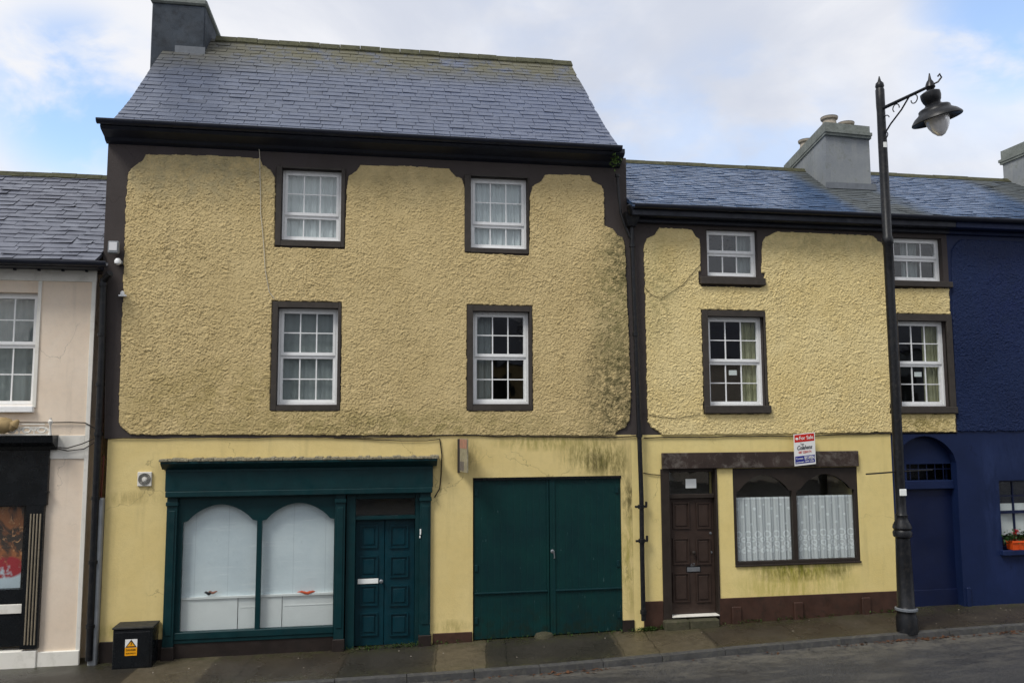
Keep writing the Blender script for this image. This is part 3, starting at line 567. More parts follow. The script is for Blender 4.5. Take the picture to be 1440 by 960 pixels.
# what stands in the shop window: back panel, shelf, boards
sz = P(360, 834, .2)[1]
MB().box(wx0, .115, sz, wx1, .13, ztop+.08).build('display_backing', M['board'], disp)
MB().box(wx0, .072, sz-.03, wx1, .114, sz).build('shelf', M['board2'], disp)
xs_ = [wx0, P(335, 860, .16)[0], P(365, 860, .16)[0], P(397, 860, .16)[0], wx1]; g = MB()
for k in range(4): g.box(xs_[k]+.004, .095+.01*(k % 2), zb2-.05, xs_[k+1]-.004, .11+.01*(k % 2), sz-.035)
for zz in (.62,):
    z_ = zb2+(sz-zb2)*zz
    g.box(xs_[3]+.03, .100, z_, wx1-.02, .106, z_+.012); g.box(xs_[1]+.03, .100, z_, xs_[2]-.0, .106, z_+.010)
g.build('lower_panels', M['board2'], disp)
def rag(name, label, px, py, w, h, mat, seed):
    x, z = P(px, py, .12); rn = random.Random(seed); g = MB(); n = 12; top = []; bot = []
    vs = []; fs = []
    for i in range(n+1):
        t = i/n; prof = math.sin(PI*min(1, t*1.02))**.5
        for j in range(5):
            u = j/4; ang = PI*u
            vs.append((x-w/2+w*t, .068-.012*math.sin(ang)*prof-.0*rn.random(), z+h*.6*prof*(1-u)-h*prof*u*(.6+.7*t)+rn.uniform(-.004, .004)+.01*math.sin(t*9)))
    for i in range(n):
        for j in range(4): a = i*5+j; fs.append((a, a+1, a+6, a+5))
    g.add(vs, fs, True); g.add([(v[0], v[1]+.003, v[2]) for v in vs], [f[::-1] for f in fs], True)
    return tag(g.build(name, mat, None, (x, .13, z)), label, 'cloth')
rag('cloth', 'coral orange rag lying over the shelf of the right-hand arched shop light', 431, 831, .27, .028, M['cloth_orange'], 3)
rag('cloth', 'small pinkish brown scrap on the shelf of the left-hand arched shop light', 300, 831, .14, .022, paint('cloth_dusty_pink', 'a8705c', .8, .4, 30), 5)
rag('tool', 'thin dark tool dangling from the shelf in the left arched shop light', 294, 832, .12, .03, M['black'], 6)['category'] = 'tool'

# ---- green double door with fanlight (recessed)
dx0, dx1 = P(487, 800)[0], P(590, 800)[0]; ry = .12
ex0, ex1 = P(499, 820, ry)[0], P(583, 820, ry)[0]; dzb = zwall(.4)-.01; dzt = P(541, 730, ry)[1]; fzt, fzb = P(541, 700, ry)[1], P(541, 724, ry)[1]
g = MB(); g.box(dx0-.01, .0, dzb, ex0, ry+.05, zf2, .004); g.box(ex1, .0, dzb, dx1+.01, ry+.05, zf2, .004); g.box(ex0, .03, dzt+.005, ex1, ry+.05, fzb, .006); g.box(ex0, .03, fzt, ex1, ry+.05, zf2, .006)
g.box(ex0, .015, dzt+.02, ex1, .03, dzt+.05)
dr = g.build('door_frame', M['green'], tall)
MB().box(ex0, ry+.02, fzb, ex1, ry+.026, fzt).build('fanlight', M['glass'], dr)
MB().box(ex0-.2, .6, fzb-.1, ex1+.2, .63, fzt+.1).build('fanlight_backing', M['interior'], dr)
MB().box(dx0-.02, -.03, -.3, dx1+.02, ry+.2, dzb+.0, .01).build('step', M['stone'], dr)
g = MB(); dm = (ex0+ex1)/2-.01
g.box(ex0+.003, ry, dzb+.01, dm-.004, ry+.045, dzt, .004); g.box(dm+.004, ry, dzb+.01, ex1-.003, ry+.045, dzt, .004)
pzs = [(738, 770), (781, 811), (822, 851), (861, 893)]
for (u0, u1) in ((506, 531), (548, 574)):
    for (a, b) in pzs:
        x0_, z0_, x1_, z1_ = rect(u0, a, u1, b, ry); g.ring(x0_, z0_, x1_, z1_, .020, ry-.022, ry+.01); g.box(x0_+.05, ry-.014, z0_+.05, x1_-.05, ry+.01, z1_-.05, .014)
    
door = g.build('door', M['greendoor'], tall); door['label'] = 'dark green panelled double-leaf door beside the shop window'
x0_, z0_, x1_, z1_ = rect(503, 813, 532, 820, ry); MB().box(x0_, ry-.018, z0_, x1_, ry-.001, z1_, .003).build('letterbox', M['card'], door)
x_, z_ = P(536, 816, ry); MB().lathe([(.012, 0), (.014, .03), (.03, .045), (.03, .06), (.012, .07)], Matrix.Translation((x_, ry, z_)) @ Matrix.Rotation(PI/2, 4, 'X'), 14).build('door_knob', M['steel'], door)
x_, z_ = P(591, 748, -.06); MB().box(x_-.008, -.085, z_-.035, x_+.012, -.06, z_+.05, .003).box(x_-.014, -.08, z_-.085, x_+.004, -.06, z_-.05, .003).build('door_bell', M['card'], shop)

# ---- garage door
gx0, gx1 = gd[0], gd[2]; gzt = gd[3]; gy = .03; gm = P(772, 780, gy)[0]; gzb = zwall(2.7)-.0; g = MB()
def leaf(a, b):
    g = MB(); zb_ = min(zwall(a), zwall(b))+.02
    g.prism([(a, zwall(a)+.015), (b, zwall(b)+.015), (b, gzt-.02), (a, gzt-.02)], gy, gy+.04); return g
gdo = leaf(gx0+.02, gm-.03).prism([(gm-.03, zwall(gm)+.02), (gm+.0, zwall(gm)+.02), (gm, gzt-.02), (gm-.03, gzt-.02)], gy-.012, gy+.03)
for (u0, u1) in ((665, 770), (775, 873)):
    pass
gleft = gdo.build('garage_door', M['garage'], tall); gleft['label'] = 'left leaf of the wide teal plank garage door'
gright = leaf(gm+.012, gx1-.004).prism([(gm+.014, zwall(gm)+.02), (gm+.10, zwall(gm)+.02), (gm+.10, gzt-.022), (gm+.014, gzt-.022)], gy-.016, gy+.03).build('garage_door', M['garage'], tall); gright['label'] = 'right leaf of the wide teal plank garage door, with its latch'
rz = P(768, 830, gy)[1]
MB().box(gx0+.03, gy-.028, rz-.012, gm-.035, gy-.001, rz+.012, .004).build('rail', M['green'], gleft); MB().box(gm+.105, gy-.028, rz-.012, gx1-.02, gy-.001, rz+.012, .004).build('rail', M['green'], gright)
x_, z_ = P(777, 778, gy); MB().tube([(x_, gy-.016, z_+.06), (x_+.01, gy-.06, z_+.05), (x_+.02, gy-.06, z_-.06), (x_+.02, gy-.016, z_-.07)], .008).lathe([(.03, 0), (.03, .012), (.012, .02)], Matrix.Translation((x_-.005, gy-.01, z_+.04)) @ Matrix.Rotation(PI/2, 4, 'X'), 12).build('latch', M['steel'], gright)
for o_, xx in ((gleft, gx0+.03), (gright, gx1-.09)):
    for zz in (gzt-.22, 1.3, .5):
        MB().box(xx, gy-.02, zz-.05, xx+.05, gy-.0, zz+.05, .004).build('hinge', M['green'], o_)
MB().box(gx0, -.012, gzt-.03, gx1, .20, gzt+.012).build('lintel', M['black'], tall)
g = MB(); x_, z_ = P(765, 893); g.lathe([(.16, -.15), (.155, .03), (.13, .07), (.05, .09)], Matrix.Translation((x_, .0, zwall(x_)-.02)) @ Matrix.Diagonal((1, .8, 1, 1)), 16); tag(g.build('stone_stop', M['stone'], None, (x_, 0, zwall(x_))), 'rounded mossy stone at the foot of the garage doors', 'stone')
# interior of the garage: nothing seen
# ---- little things on the tall house
x0_, z0_, x1_, z1_ = rect(194, 663, 214, 683)
v = thing('air_vent', 'square white wall vent with a round grille, left of the green shopfront', 'vent', ((x0_+x1_)/2, -.03, (z0_+z1_)/2))
MB().box(x0_, -.035, z0_, x1_, .0, z1_, .006).build('housing', M['offwhite'], v)
g = MB(); c = Matrix.Translation(((x0_+x1_)/2, -.034, (z0_+z1_)/2)) @ Matrix.Rotation(PI/2, 4, 'X')
for r in (.085, .068, .051): g.lathe([(r, 0), (r, .010), (r-.008, .010), (r-.008, 0)], c, 24)
g.build('grille', paint('vent_grey', '55534c', .6, .1, 5, 0), v); MB().lathe([(.028, 0), (.028, .014), (.02, .016)], c, 18).build('hub', M['offwhite'], v)
# projecting sign, seen edge on
x_, z_ = P(645, 615); z2 = P(645, 664)[1]; ps = thing('projecting_sign', 'narrow faded sign board fixed edge-on to the wall above the gap between green doors', 'sign', (x_, -.02, z2))
def ang(t, d): return (x_+.02+-.0+.075*t-d, -.03-.40*t-d*.37)
def angbox(t0, t1, z0_, z1_, d0, d1): q = [ang(t0, d0), ang(t0, d1), ang(t1, d1), ang(t1, d0)][::-1]; return MB().hexa([(a, b, z0_) for a, b in q], [(a, b, z1_) for a, b in q])
zb0, zb1 = z2+.02, P(645, 616)[1]
angbox(0, 1, zb0, zb1, -.01, .01).build('board', paint('faded_sign_grey', '9c957c', .6, .3, 9, .1, dirt='6a6250'), ps)
angbox(.03, .97, zb1-.15, zb1-.01, .0101, .013).build('red_panel', paint('faded_red', 'a87a68', .6, .3, 14, .1, dirt='9c957c', dirt_amt=.6), ps); angbox(.03, .6, zb0+.02, zb0+.16, .0101, .013).build('dark_panel', paint('faded_ink', '6a6460', .6, .3, 14, .1, dirt='9c957c', dirt_amt=.6), ps)
MB().box(x_-.02, -.05, z2, x_+.018, .0, z_-.02, .004).build('bracket', M['surround'], ps)
# floodlight and small lamp on the left corner
x0_, z0_, x1_, z1_ = rect(152, 339, 167, 356, -.12); fl = thing('floodlight', 'small square floodlight high on the brown corner beside the slate roof', 'light', ((x0_+x1_)/2, -.05, z0_))
MB().box(x0_, -.14, z0_, x1_, -.06, z1_, .012).build('body', M['greypipe'], fl); MB().box(x0_+.02, -.146, z0_+.04, x1_-.02, -.139, z1_-.02).build('lens', M['lens'], fl)
MB().tube([((x0_+x1_)/2, -.08, (z0_+z1_)/2), ((x0_+x1_)/2+.02, .0, (z0_+z1_)/2-.05)], .018).build('bracket', M['black'], fl)
x_, z_ = P(166, 368, -.08); sn = thing('motion_sensor', 'white rounded motion sensor just under the floodlight', 'sensor', (x_, -.04, z_)); MB().lathe([(.02, -.05), (.045, -.03), (.05, .01), (.03, .045), (.01, .05)], Matrix.Translation((x_, -.09, z_)), 16).build('head', M['upvc'], sn); MB().box(x_-.02, -.06, z_-.03, x_+.05, 0, z_+.02, .005).build('mount', M['greypipe'], sn)
x_, z_ = P(172, 414, -.06); hk = MB().box(x_-.05, -.08, z_-.03, x_+.06, -.03, z_-.005, .004).lathe([(.03, 0), (.03, .04), (.01, .06)], Matrix.Translation((x_, -.055, z_-.006)), 12).build('cable_bracket', M['upvc'], None, (x_, 0, z_)); tag(hk, 'little white cable bracket on the brown corner below the motion sensor', 'bracket')
# middle downpipe with hopper and branch
dp = thing('downpipe', 'black cast-iron downpipe between the tall ochre house and the lower yellow house', 'downpipe', (4.25, -.1, .25))
pts = [PV(888, 318, -.1), PV(893, 450, -.1), PV(899, 612, -.1), PV(902, 700, -.1), PV(903, 780, -.1), PV(905, 872, -.1)]
pts = [Vector((p.x, -.1, p.z)) for p in pts]; MB().tube(pts, .038, 12).build('pipe', M['metal_black'], dp)
g = MB()
for py in (345, 712, 760, 612, 470, 860):
    x_, z_ = P(np.interp(py, [318, 612, 872], [888, 899, 905]), py, -.1); g.lathe([(.052, -.03), (.052, .03)], Matrix.Translation((x_, -.1, z_)), 12)
    g.build('collar', M['metal_black'], dp); g = MB()
    if py in (712, 760): g.box(x_-.10, -.115, z_-.018, x_+.10, -.085, z_+.018, .004); g.lathe([(.02, 0), (.02, .08)], Matrix.Translation((x_+.09, -.1, z_)), 8); g.build('ear', M['metal_black'], dp); g = MB()
x_, z_ = P(888, 310, -.14); MB().hexa([(x_-.07, -.18, z_-.1), (x_+.07, -.18, z_-.1), (x_+.07, -.03, z_-.1), (x_-.07, -.03, z_-.1)], [(x_-.14, -.24, z_+.12), (x_+.14, -.24, z_+.12), (x_+.14, -.03, z_+.12), (x_-.14, -.03, z_+.12)]).build('hopper', M['metal_black'], dp)
MB().tube([PV(884, 288, -.32), PV(886, 296, -.28), PV(888, 306, -.16)], .035, 10).build('outlet', M['metal_black'], dp)
MB().tube([PV(868, 246, -.12), PV(870, 275, -.12), PV(873, 300, -.12), PV(879, 318, -.12), PV(886, 335, -.11)], .024, 8).lathe([(.04, -.02), (.04, .02)], Matrix.Translation(PV(868, 247, -.12)), 10).build('branch_pipe', M['metal_black'], dp)
# weeds growing out of the gutter
def leaves(mb, c, r, n, s, seed, drop=0.):
    rn = random.Random(seed)
    for _ in range(n):
        p = Vector(c)+Vector((rn.gauss(0, r[0]), rn.gauss(0, r[1]), rn.gauss(0, r[2])-drop*rn.random())); d = Vector((rn.gauss(0, 1), rn.gauss(0, 1), rn.gauss(0, 1))).normalized(); e = d.cross(Vector((rn.random(), rn.random(), 1))).normalized(); q = s*rn.uniform(.5, 1.3)
        mb.add([p-d*q, p+e*q*.45, p+d*q, p-e*q*.45], [(0, 1, 2, 3)])
x_, z_ = P(866, 222, -.35); g = MB(); leaves(g, (x_, -.33, z_+.02), (.04, .04, .045), 90, .028, 2, .08)
for k in range(0): g.tube([(x_+random.uniform(-.05, .05), -.33, z_-.05), (x_+random.uniform(-.15, .2), -.36, z_+random.uniform(-.1, .15))], .003, 4)
tag(g.build('weed', M['weed'], None, (x_, -.33, z_-.1)), 'green weed sprouting from the gutter end of the tall house', 'plant')

# =================================================================== MIDDLE HOUSE
mid = thing('terraced_house', 'lower yellow roughcast house with brown panelled door and lace-curtained shop window', 'house', (7, 0, .3))
ML, MR = TR+.001, 10.14; MG = 8.84
mroof = [(-.30, 7.155), (-.02, 7.30), (1.2, 8.02), (2.5, 8.78)]
fE = rect(991, 325, 1062, 390, WY); fF = rect(993, 446, 1071, 571, WY); fG = rect(1252, 336, 1320, 396, WY); fH = rect(1259, 452, 1327, 571, WY)
zb3 = P(1080, 610)[1]
mb = MB(); wall_cells(mb, ML, MR, zb3, 7.1, [fE, fF, fG, fH]); mb.box(ML, 4.7, -.2, MR, 5.0, 7.1); mb.box(MR-.06, .02, zb3, MR, 4.7, 7.1); mb.build('upper_wall', M['brown'], mid)
# openings in the ground floor
dF = rect(934, 660, 1010, 872); sW = rect(1031, 657, 1207, 790)
dF = (P(938, 780)[0], .1, P(1010.5, 780)[0], P(970, 658)[1]); sW = (P(1032, 730)[0], P(1120, 791)[1], P(1208, 730)[0], P(1120, 657)[1])
mb = MB(); wall_cells(mb, ML, MG, -.2, zb3, [dF, sW]); mb.box(MG-.28, .01, -.2, MG, 4.7, zb3-.001); mb.build('lower_wall', M['wall_mid'], mid)
MB().box(ML, .31, 3.1, MG-.3, 4.7, 3.25).box(ML, 2.4, .1, MG-.3, 2.5, 3.1).box(ML, .31, 5.4, MR-.3, 4.7, 5.5).box(ML, 2.4, 3.25, MR-.3, 2.5, 7.0).box(7.2, .31, 3.3, 7.3, 2.4, 7.0).build('inner_floors', M['interior'], mid)
oc = poly([(930, 612), (924, 606), (915, 602), (911, 594), (910, 586), (908, 480), (905, 345), (909, 335), (920, 330), (926, 320), (972, 322), (977, 330), (984, 336), (985, 348), (986, 402), (1070, 404), (1071, 340), (1076, 333), (1084, 328), (1090, 325), (1160, 328), (1228, 331), (1233, 338), (1243, 343), (1246, 352), (1250, 405), (1334, 405), (1344, 608), (1256, 608), (1080, 611)])
surE = rect(987, 316, 1071, 397); surF = rect(988, 437, 1077, 572); surG = rect(1247, 327, 1334, 397); surH = rect(1254, 442, 1340, 574)
sF = rect(989, 570, 1082, 581); sE = rect(983, 391, 1074, 401); sG = rect(1246, 396, 1336, 404); sH = rect(1252, 572, 1343, 581)
roughcast('roughcast', oc, [surF, surH, (sF[0], sF[1], sF[2], sF[3]+.05), (sE[0], sE[1], sE[2], sE[3]+.1), (sG[0], sG[1], sG[2]+.2, sG[3]+.05), (sH[0], sH[1], sH[2], sH[3]+.05)], M['rough_mid'], mid, 31)
sash_window(mid, fE, P(1026, 357, WY)[1], 1, 1, 3, None, sE); sash_window(mid, fF, P(1032, 509, WY)[1], 2, 2, 3, surF, sF)
sash_window(mid, fG, P(1287, 364, WY)[1], 1, 1, 3, None, sG); sash_window(mid, fH, P(1294, 512, WY)[1], 2, 2, 3, surH, sH)
net_in(fF, 'cream curtain drawn to one side in the window above the brown door', M['cream'], .68, 1.05, 4, .02, .22, seed=8)
net_in(fH, 'cream curtain at one side of the window beside the lamp post', M['cream'], .66, 1.05, 4, .02, .22, seed=9)
net_in(fE, 'pale curtain edge in the small top window above the brown door', M['blind'], .7, 1.05, 4, .01, .25, seed=10)
net_in(fG, 'pale curtain in the small top window beside the lamp post', M['blind'], .33, .66, 4, .01, .25, seed=11)
for nm, f in (('above the brown door', fF), ('beside the lamp post', fH)):
    cx = (f[0]+f[2])/2; cz = f[1]+(f[3]-f[1])*.375; tag(MB().box(cx-.075, .155, cz-.04, cx+.07, .158, cz+.045).build('notice_card', M['card'], None, (cx, .156, cz)), 'small white card stuck inside the lower sash '+nm, 'card')
slates('roof', ML-.0, MR+.0, mroof, .135, .27, M['slate_mid'], mid, 8, 1.0, .012)
mb = MB(); pr = [(y, z-.012) for y, z in mroof]; back = [(5.0-y, z) for y, z in pr[::-1]]; mb.xprism(pr+back[1:]+[(y, z-.04) for y, z in (pr+back[1:])[::-1]], ML, MR-.002); mb.build('roof_deck', M['slate_mid'], mid)
def ridge_tiles(a, b, y, z, parent, name='ridge'):
    n = int((b-a)/.42); g = MB()
    for i in range(n):
        p = a+(b-a)*i/n; zz = z+.005*math.sin(i*1.7); g.xprism([(y-.12, zz-.06), (y, zz+.05), (y+.12, zz-.06), (y+.11, zz-.08), (y, zz+.02), (y-.11, zz-.08)], p+.003, a+(b-a)*(i+1)/n-.003)
    return g.build(name, M['moss'], parent)
ridge_tiles(ML-.1, MR, 2.5, 8.79, mid)
def gutter(a, b, y, z, parent, r=.06):
    pr = [(y-r*math.cos(t), z-r*math.sin(t)) for t in [PI*k/10 for k in range(11)]]; pr2 = [(yy+(.008 if yy < y else -.008), zz+.01) for yy, zz in pr[::-1]]
    return MB().xprism(pr+pr2, a, b).build('gutter', M['gutter'], parent)
gutter(ML+.02, MR-.001, -.33, 7.13, mid); MB().box(ML, -.27, 6.97, MR-.001, -.0, 7.13, .01).box(ML, -.09, 6.90, MR-.001, -.003, 6.97, .01).build('cornice', M['gutter'], mid)
# big grey chimney, its party wall running slightly askew
def chimney(parent, fl, fr, ytop, ybase, dirv, length, cap_h, pots, mat, potmat):
    d = Vector((dirv[0], dirv[1], 0)).normalized()*length; a, b = Vector(fl), Vector(fr)
    zt_, zb_ = ytop, ybase
    q = [a, b, b+d, a+d]; bt = [(p.x, p.y, zb_) for p in q]; tp = [(p.x, p.y, zt_-cap_h) for p in q]
    c = MB().hexa(bt, tp).build('chimney', mat, parent)
    ctr = sum(q, Vector())/4
    def grow(k): return [p+(p-ctr).normalized()*k for p in q]
    g = MB()
    for k, z0_, z1_ in ((.06, zt_-cap_h, zt_-cap_h+.05), (.09, zt_-cap_h+.05, zt_-cap_h+.11), (.03, zt_-cap_h+.11, zt_)):
        h = grow(k); g.hexa([(p.x, p.y, z0_) for p in h], [(p.x, p.y, z1_) for p in h])
    g.build('cap', M['cap'], c)
    for t, s, hh in pots:
        p = a+(b-a)*s+d*t; MB().lathe([(.15, -.02), (.13, .12), (.12, hh), (.16, hh+.01), (.17, hh+.05), (.14, hh+.06), (.11, hh+.05), (.1, hh-.1)], Matrix.Translation((p.x, p.y, zt_)), 18).build('chimney_pot', potmat, c)
        MB().lathe([(.02, hh+.03), (.165, hh+.035), (.165, hh+.06), (.10, hh+.08)], Matrix.Translation((p.x, p.y, zt_)), 18).build('pot_cowl', M['black'], c)
    return c
a = PV(1163, 256, 1.2); b = PV(1231, 262, 1.2); b = Vector((b.x, 1.28, b.z)); zt_ = P(1158, 172, 1.2)[1]
chm = chimney(mid, (a.x, 1.2, 0), (b.x-.02, 1.30, 0), zt_, 7.4, (math.sin(.21), math.cos(.21)), 2.7, .26, [(.10, .22, .16), (.12, .62, .10), (.62, .2, .18)], M['chimney'], M['pot'])
zfl = P(1163, 258, 1.2)[1]; MB().box(a.x-.03, 1.165, zfl-.10, b.x+.0, 1.2, zfl+.02).build('flashing', M['lead'], chm)
# ground floor of the middle house
x0_, z0_, x1_, z1_ = rect(930, 635, 1205, 657); g = MB(); g.box(x0_, -.06, z0_, x1_, .05, z1_, .008)
g.build('lintel_beam', M['beam'], mid)['label'] = 'weathered dark brown beam over the door and shop window'
g = MB(); fx0, fx1 = P(931, 780)[0], P(1011, 780)[0]; iy = .10; jx0, jx1 = P(940, 780, iy)[0], P(1005, 780, iy)[0]; tz, tzb = P(972, 663, iy)[1], P(972, 694, iy)[1]; dtop = P(972, 700, iy)[1]; dbot = P(975, 862, iy)[1]
g.box(fx0, -.02, zwall(5)-.05, jx0, .16, z0_-.002, .006); g.box(jx1, -.02, zwall(5)-.05, fx1, .16, z0_-.002, .006); g.box(jx0, .04, dtop+.004, jx1, .16, tzb, .005); g.box(jx0, .04, tz, jx1, .16, z0_-.002, .005); g.build('door_frame', M['framebrown'], mid)
df = g = mid.children[-1] if False else [o for o in bpy.data.objects if o.name.startswith('door_frame')][-1]
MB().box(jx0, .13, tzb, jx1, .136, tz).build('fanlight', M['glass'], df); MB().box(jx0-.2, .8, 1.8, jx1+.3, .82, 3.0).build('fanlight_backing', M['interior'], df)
x0c, z0c, x1c, z1c = rect(964, 673, 979, 686, .125); tag(MB().box(x0c, .120, z0c, x1c, .128, z1c, .003).build('notice_card', M['card'], None, (x0c, .12, z0c)), 'square white card in the fanlight over the brown door', 'card')
g = MB(); g.box(jx0+.004, iy, dbot, jx1-.004, iy+.045, dtop, .004)
for (u0, u1) in ((946, 969), (979, 999)):
    for (a_, b_) in ((706, 743), (756, 793), (805, 846)):
        x0_, z0_, x1_, z1_ = rect(u0, a_, u1, b_, iy); g.ring(x0_, z0_, x1_, z1_, .018, iy-.020, iy+.01); g.box(x0_+.045, iy-.013, z0_+.045, x1_-.045, iy+.01, z1_-.045, .014)
bd = g.build('door', M['doorbrown'], mid); bd['label'] = 'dark brown six-panel front door with centre knob'
x_, z_ = P(974, 776, iy); MB().lathe([(.012, 0), (.014, .03), (.032, .045), (.032, .065), (.012, .075)], Matrix.Translation((x_, iy, z_)) @ Matrix.Rotation(PI/2, 4, 'X'), 14).build('door_knob', M['framebrown'], bd)
x0_, z0_, x1_, z1_ = rect(966, 797, 984, 803, iy); MB().box(x0_, iy-.014, z0_, x1_, iy-.0, z1_, .003).build('letterbox', M['steel'], bd); MB().box(x0_-.012, iy-.008, z0_-.012, x1_+.012, iy+.0, z1_+.018, .002).build('letterbox_plate', M['black'], bd)
x_, z_ = P(974, 794, iy); text('67', x_, z_, .075, iy-.006, M['steel'], bd, 'door_number')
for px, py in ((999, 749), (1000, 776)): x_, z_ = P(px, py, iy); MB().lathe([(.02, 0), (.02, .01), (.008, .012)], Matrix.Translation((x_, iy, z_)) @ Matrix.Rotation(PI/2, 4, 'X'), 12).build('lock', M['steel'], bd)
MB().box(jx0+.0, -.04, dbot-.024, jx1, .14, dbot-.006, .004).build('threshold', M['offwhite'], df)
g = MB(); rn = random.Random(5); xx = fx0-.02
for w in (.42, .50): 
    g.box(xx, -.15+rn.uniform(-.02, .02), zwall(5)-.2, min(xx+w, fx1+.25), .1, dbot-.05, .02); xx += w+.006
g.build('stone_step', M['stone'], df)
# lace shop window
g = MB(); sx0, szb_, sx1, szt = sW; lw = [P(1036, 740, .02)[0], P(1115, 740, .02)[0]]; rw = [P(1121, 740, .02)[0], P(1203, 740, .02)[0]]; zs_, zt2 = P(1075, 690, .06)[1], P(1075, 667, .06)[1]; zbb = P(1120, 786, .06)[1]
arch_board(sx0, sx1, szt, [lw, rw], zs_, zt2, .01, .07, g); g.box(sx0, .01, szb_, lw[0], .08, zs_); g.box(lw[1], .005, zbb, rw[0], .08, zs_+.01); g.box(rw[1], .01, szb_, sx1, .08, zs_); g.box(lw[0], .004, szb_, rw[1], .1, zbb, .004); g.box(sx0-.0, -.03, szb_-.03, sx1, .06, szb_+.0, .006)
lw_o = g.build('shop_window', M['framebrown'], mid); lw_o['label'] = 'brown-framed shop window with two arched lights'
for s in (lw, rw): MB().box(s[0]-.02, .045, zbb-.01, s[1]+.02, .049, zt2+.03).build('pane', M['glass'], lw_o)
zc = P(1120, 697, .16)[1]
curtain('lace_curtain', 'white lace half curtain in the left light of the brown-framed shop window', sx0+.02, zbb-.02, (lw[1]+rw[0])/2-.01, zc, .10, M['lace'], 9, .018, None, 21); curtain('lace_curtain', 'white lace half curtain in the right light of the brown-framed shop window', (lw[1]+rw[0])/2+.01, zbb-.02, sx1-.03, zc+.01, .10, M['lace'], 8, .018, None, 22)
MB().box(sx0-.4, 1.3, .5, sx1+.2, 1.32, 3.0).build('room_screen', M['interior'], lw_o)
# plinth with little piers
g = MB()
def pl_top(px): return P(px, np.interp(px, [905, 1262], [844, 831]))[1]
zp = pl_top(1130); 
for a_, b_ in ((905, 932), (1011, 1262)): xa, xb = P(a_, 840)[0], P(b_, 840)[0]; g.box(max(xa, ML), -.022, -.1, min(xb, MG), .05, zp, .006)
pl = g.build('plinth', M['plinth'], mid)
for px in (1034, 1121, 1216): x_, z_ = P(px, 845); g = MB().box(x_-.08, -.06, -.1, x_+.08, -.02, zwall(x_)+.27, .012); g.build('plinth_pier', M['plinth'], mid)
# for sale sign
yS = -.12; cs = [P(1117, 612, yS), P(1146, 606, yS), P(1147, 652, yS), P(1117, 655, yS)]; rot = 0
SX0 = (cs[0][0]+cs[3][0])/2; SX1 = (cs[1][0]+cs[2][0])/2; SZ0 = (cs[2][1]+cs[3][1])/2; SZ1 = (cs[0][1]+cs[1][1])/2; sw, shh = SX1-SX0, SZ1-SZ0
sg = thing('for_sale_sign', 'red, white and blue estate agent board above the lace-curtained window', 'sign', (SX0, -.02, SZ0))
tl = .035; pr_ = lambda u, v: (SX0+sw*u, SZ0+shh*v+tl*(u-.5))
def quad(u0, v0, u1, v1, y0, y1): return MB().prism([pr_(u0, v0), pr_(u1, v0), pr_(u1, v1), pr_(u0, v1)], y0, y1)
quad(0, 0, 1, 1, yS, yS+.012).build('board', M['sign_white'], sg); quad(.03, .74, .96, .975, yS-.002, yS+.001).build('red_panel', M['sign_red'], sg); quad(.03, .06, .96, .30, yS-.002, yS+.001).build('blue_panel', M['sign_blue'], sg)
rt = -math.atan2(tl, sw)
def stext(t, u, v, size, w, mat, bold=0., sh=0.): x_, z_ = pr_(u, v); text(t, x_, z_, size, yS-.0035, mat, sg, 'lettering', rt, w*sw, sh, bold)
stext('For Sale', .58, .855, .085, .66, M['sign_white'], .001); x_, z_ = pr_(.14, .85); MB().lathe([(.025, 0), (.025, .003)], Matrix.Translation((x_, yS-.001, z_)) @ Matrix.Rotation(PI/2, 4, 'X') @ Matrix.Diagonal((1.1, .8, 1, 1)), 16).build('emblem', M['sign_white'], sg)
stext('Tom', .38, .665, .05, .16, M['sign_ink']); stext('Colahens', .47, .555, .095, .72, M['sign_ink'], .0012, .4); stext('087 2284174', .5, .41, .055, .6, M['sign_red'])
stext('Contact', .24, .22, .05, .33, M['sign_white']); stext('BY-MEN', .7, .215, .085, .46, M['sign_white'], .0015); stext('auctioneers', .26, .11, .04, .38, M['sign_white']); stext('0949 2284', .7, .11, .04, .4, M['sign_white'])
MB().box(SX0+.06, yS+.012, SZ0+.15, SX0+.09, -.0, SZ0+.2).box(SX1-.09, yS+.012, SZ0+.15, SX1-.06, -.0, SZ0+.2).build('bracket', M['steel'], sg)

# =================================================================== BLUE HOUSE
BL, BR = 10.141, 16.0
blue = thing('terraced_house', 'navy blue terraced house with an arched doorway at the right end of the row', 'house', (11.5, 0, .4))
bw = rect(1407, 675, 1480, 771); arch = (P(1262, 760)[0]+.02, .1, P(1351, 760)[0], P(1300, 612)[1])
BG = MG+.001
bwz = (P(1407, 720)[0], P(1430, 772)[1], P(1407, 720)[0]+1.05, P(1425, 675)[1])
mb = MB(); wall_cells(mb, BG, BR, -.2, zb3-.02, [arch, bwz]); mb.box(BG, 3.0, -.2, BR, 3.2, zb3-.03); mb.box(BG, .4, 3.15, BR, 3.0, zb3-.03); mb.build('lower_wall', M['blue'], blue)
mb = MB(); mb.box(BL, .0, zb3-.021, BR, .3, 7.1); mb.box(BR-.3, .3, zb3, BR, 5, 7.1); mb.box(BL, 4.8, zb3, BR-.3, 5, 7.1); mb.box(BL, .3, 6.9, BR-.3, 4.8, 7.05); mb.build('upper_wall', M['blue'], blue)
oc = [P(1346, 607), P(1343, 560), P(1338, 420), P(1337, 350), P(1345, 340), P(1352, 336)]; zt3 = oc[-1][1]; oc += [(BR-.3, zt3-.02), (BR-.3, oc[0][1])]
roughcast('roughcast', oc, [], M['rough_blue'], blue, 61, amp=.018)
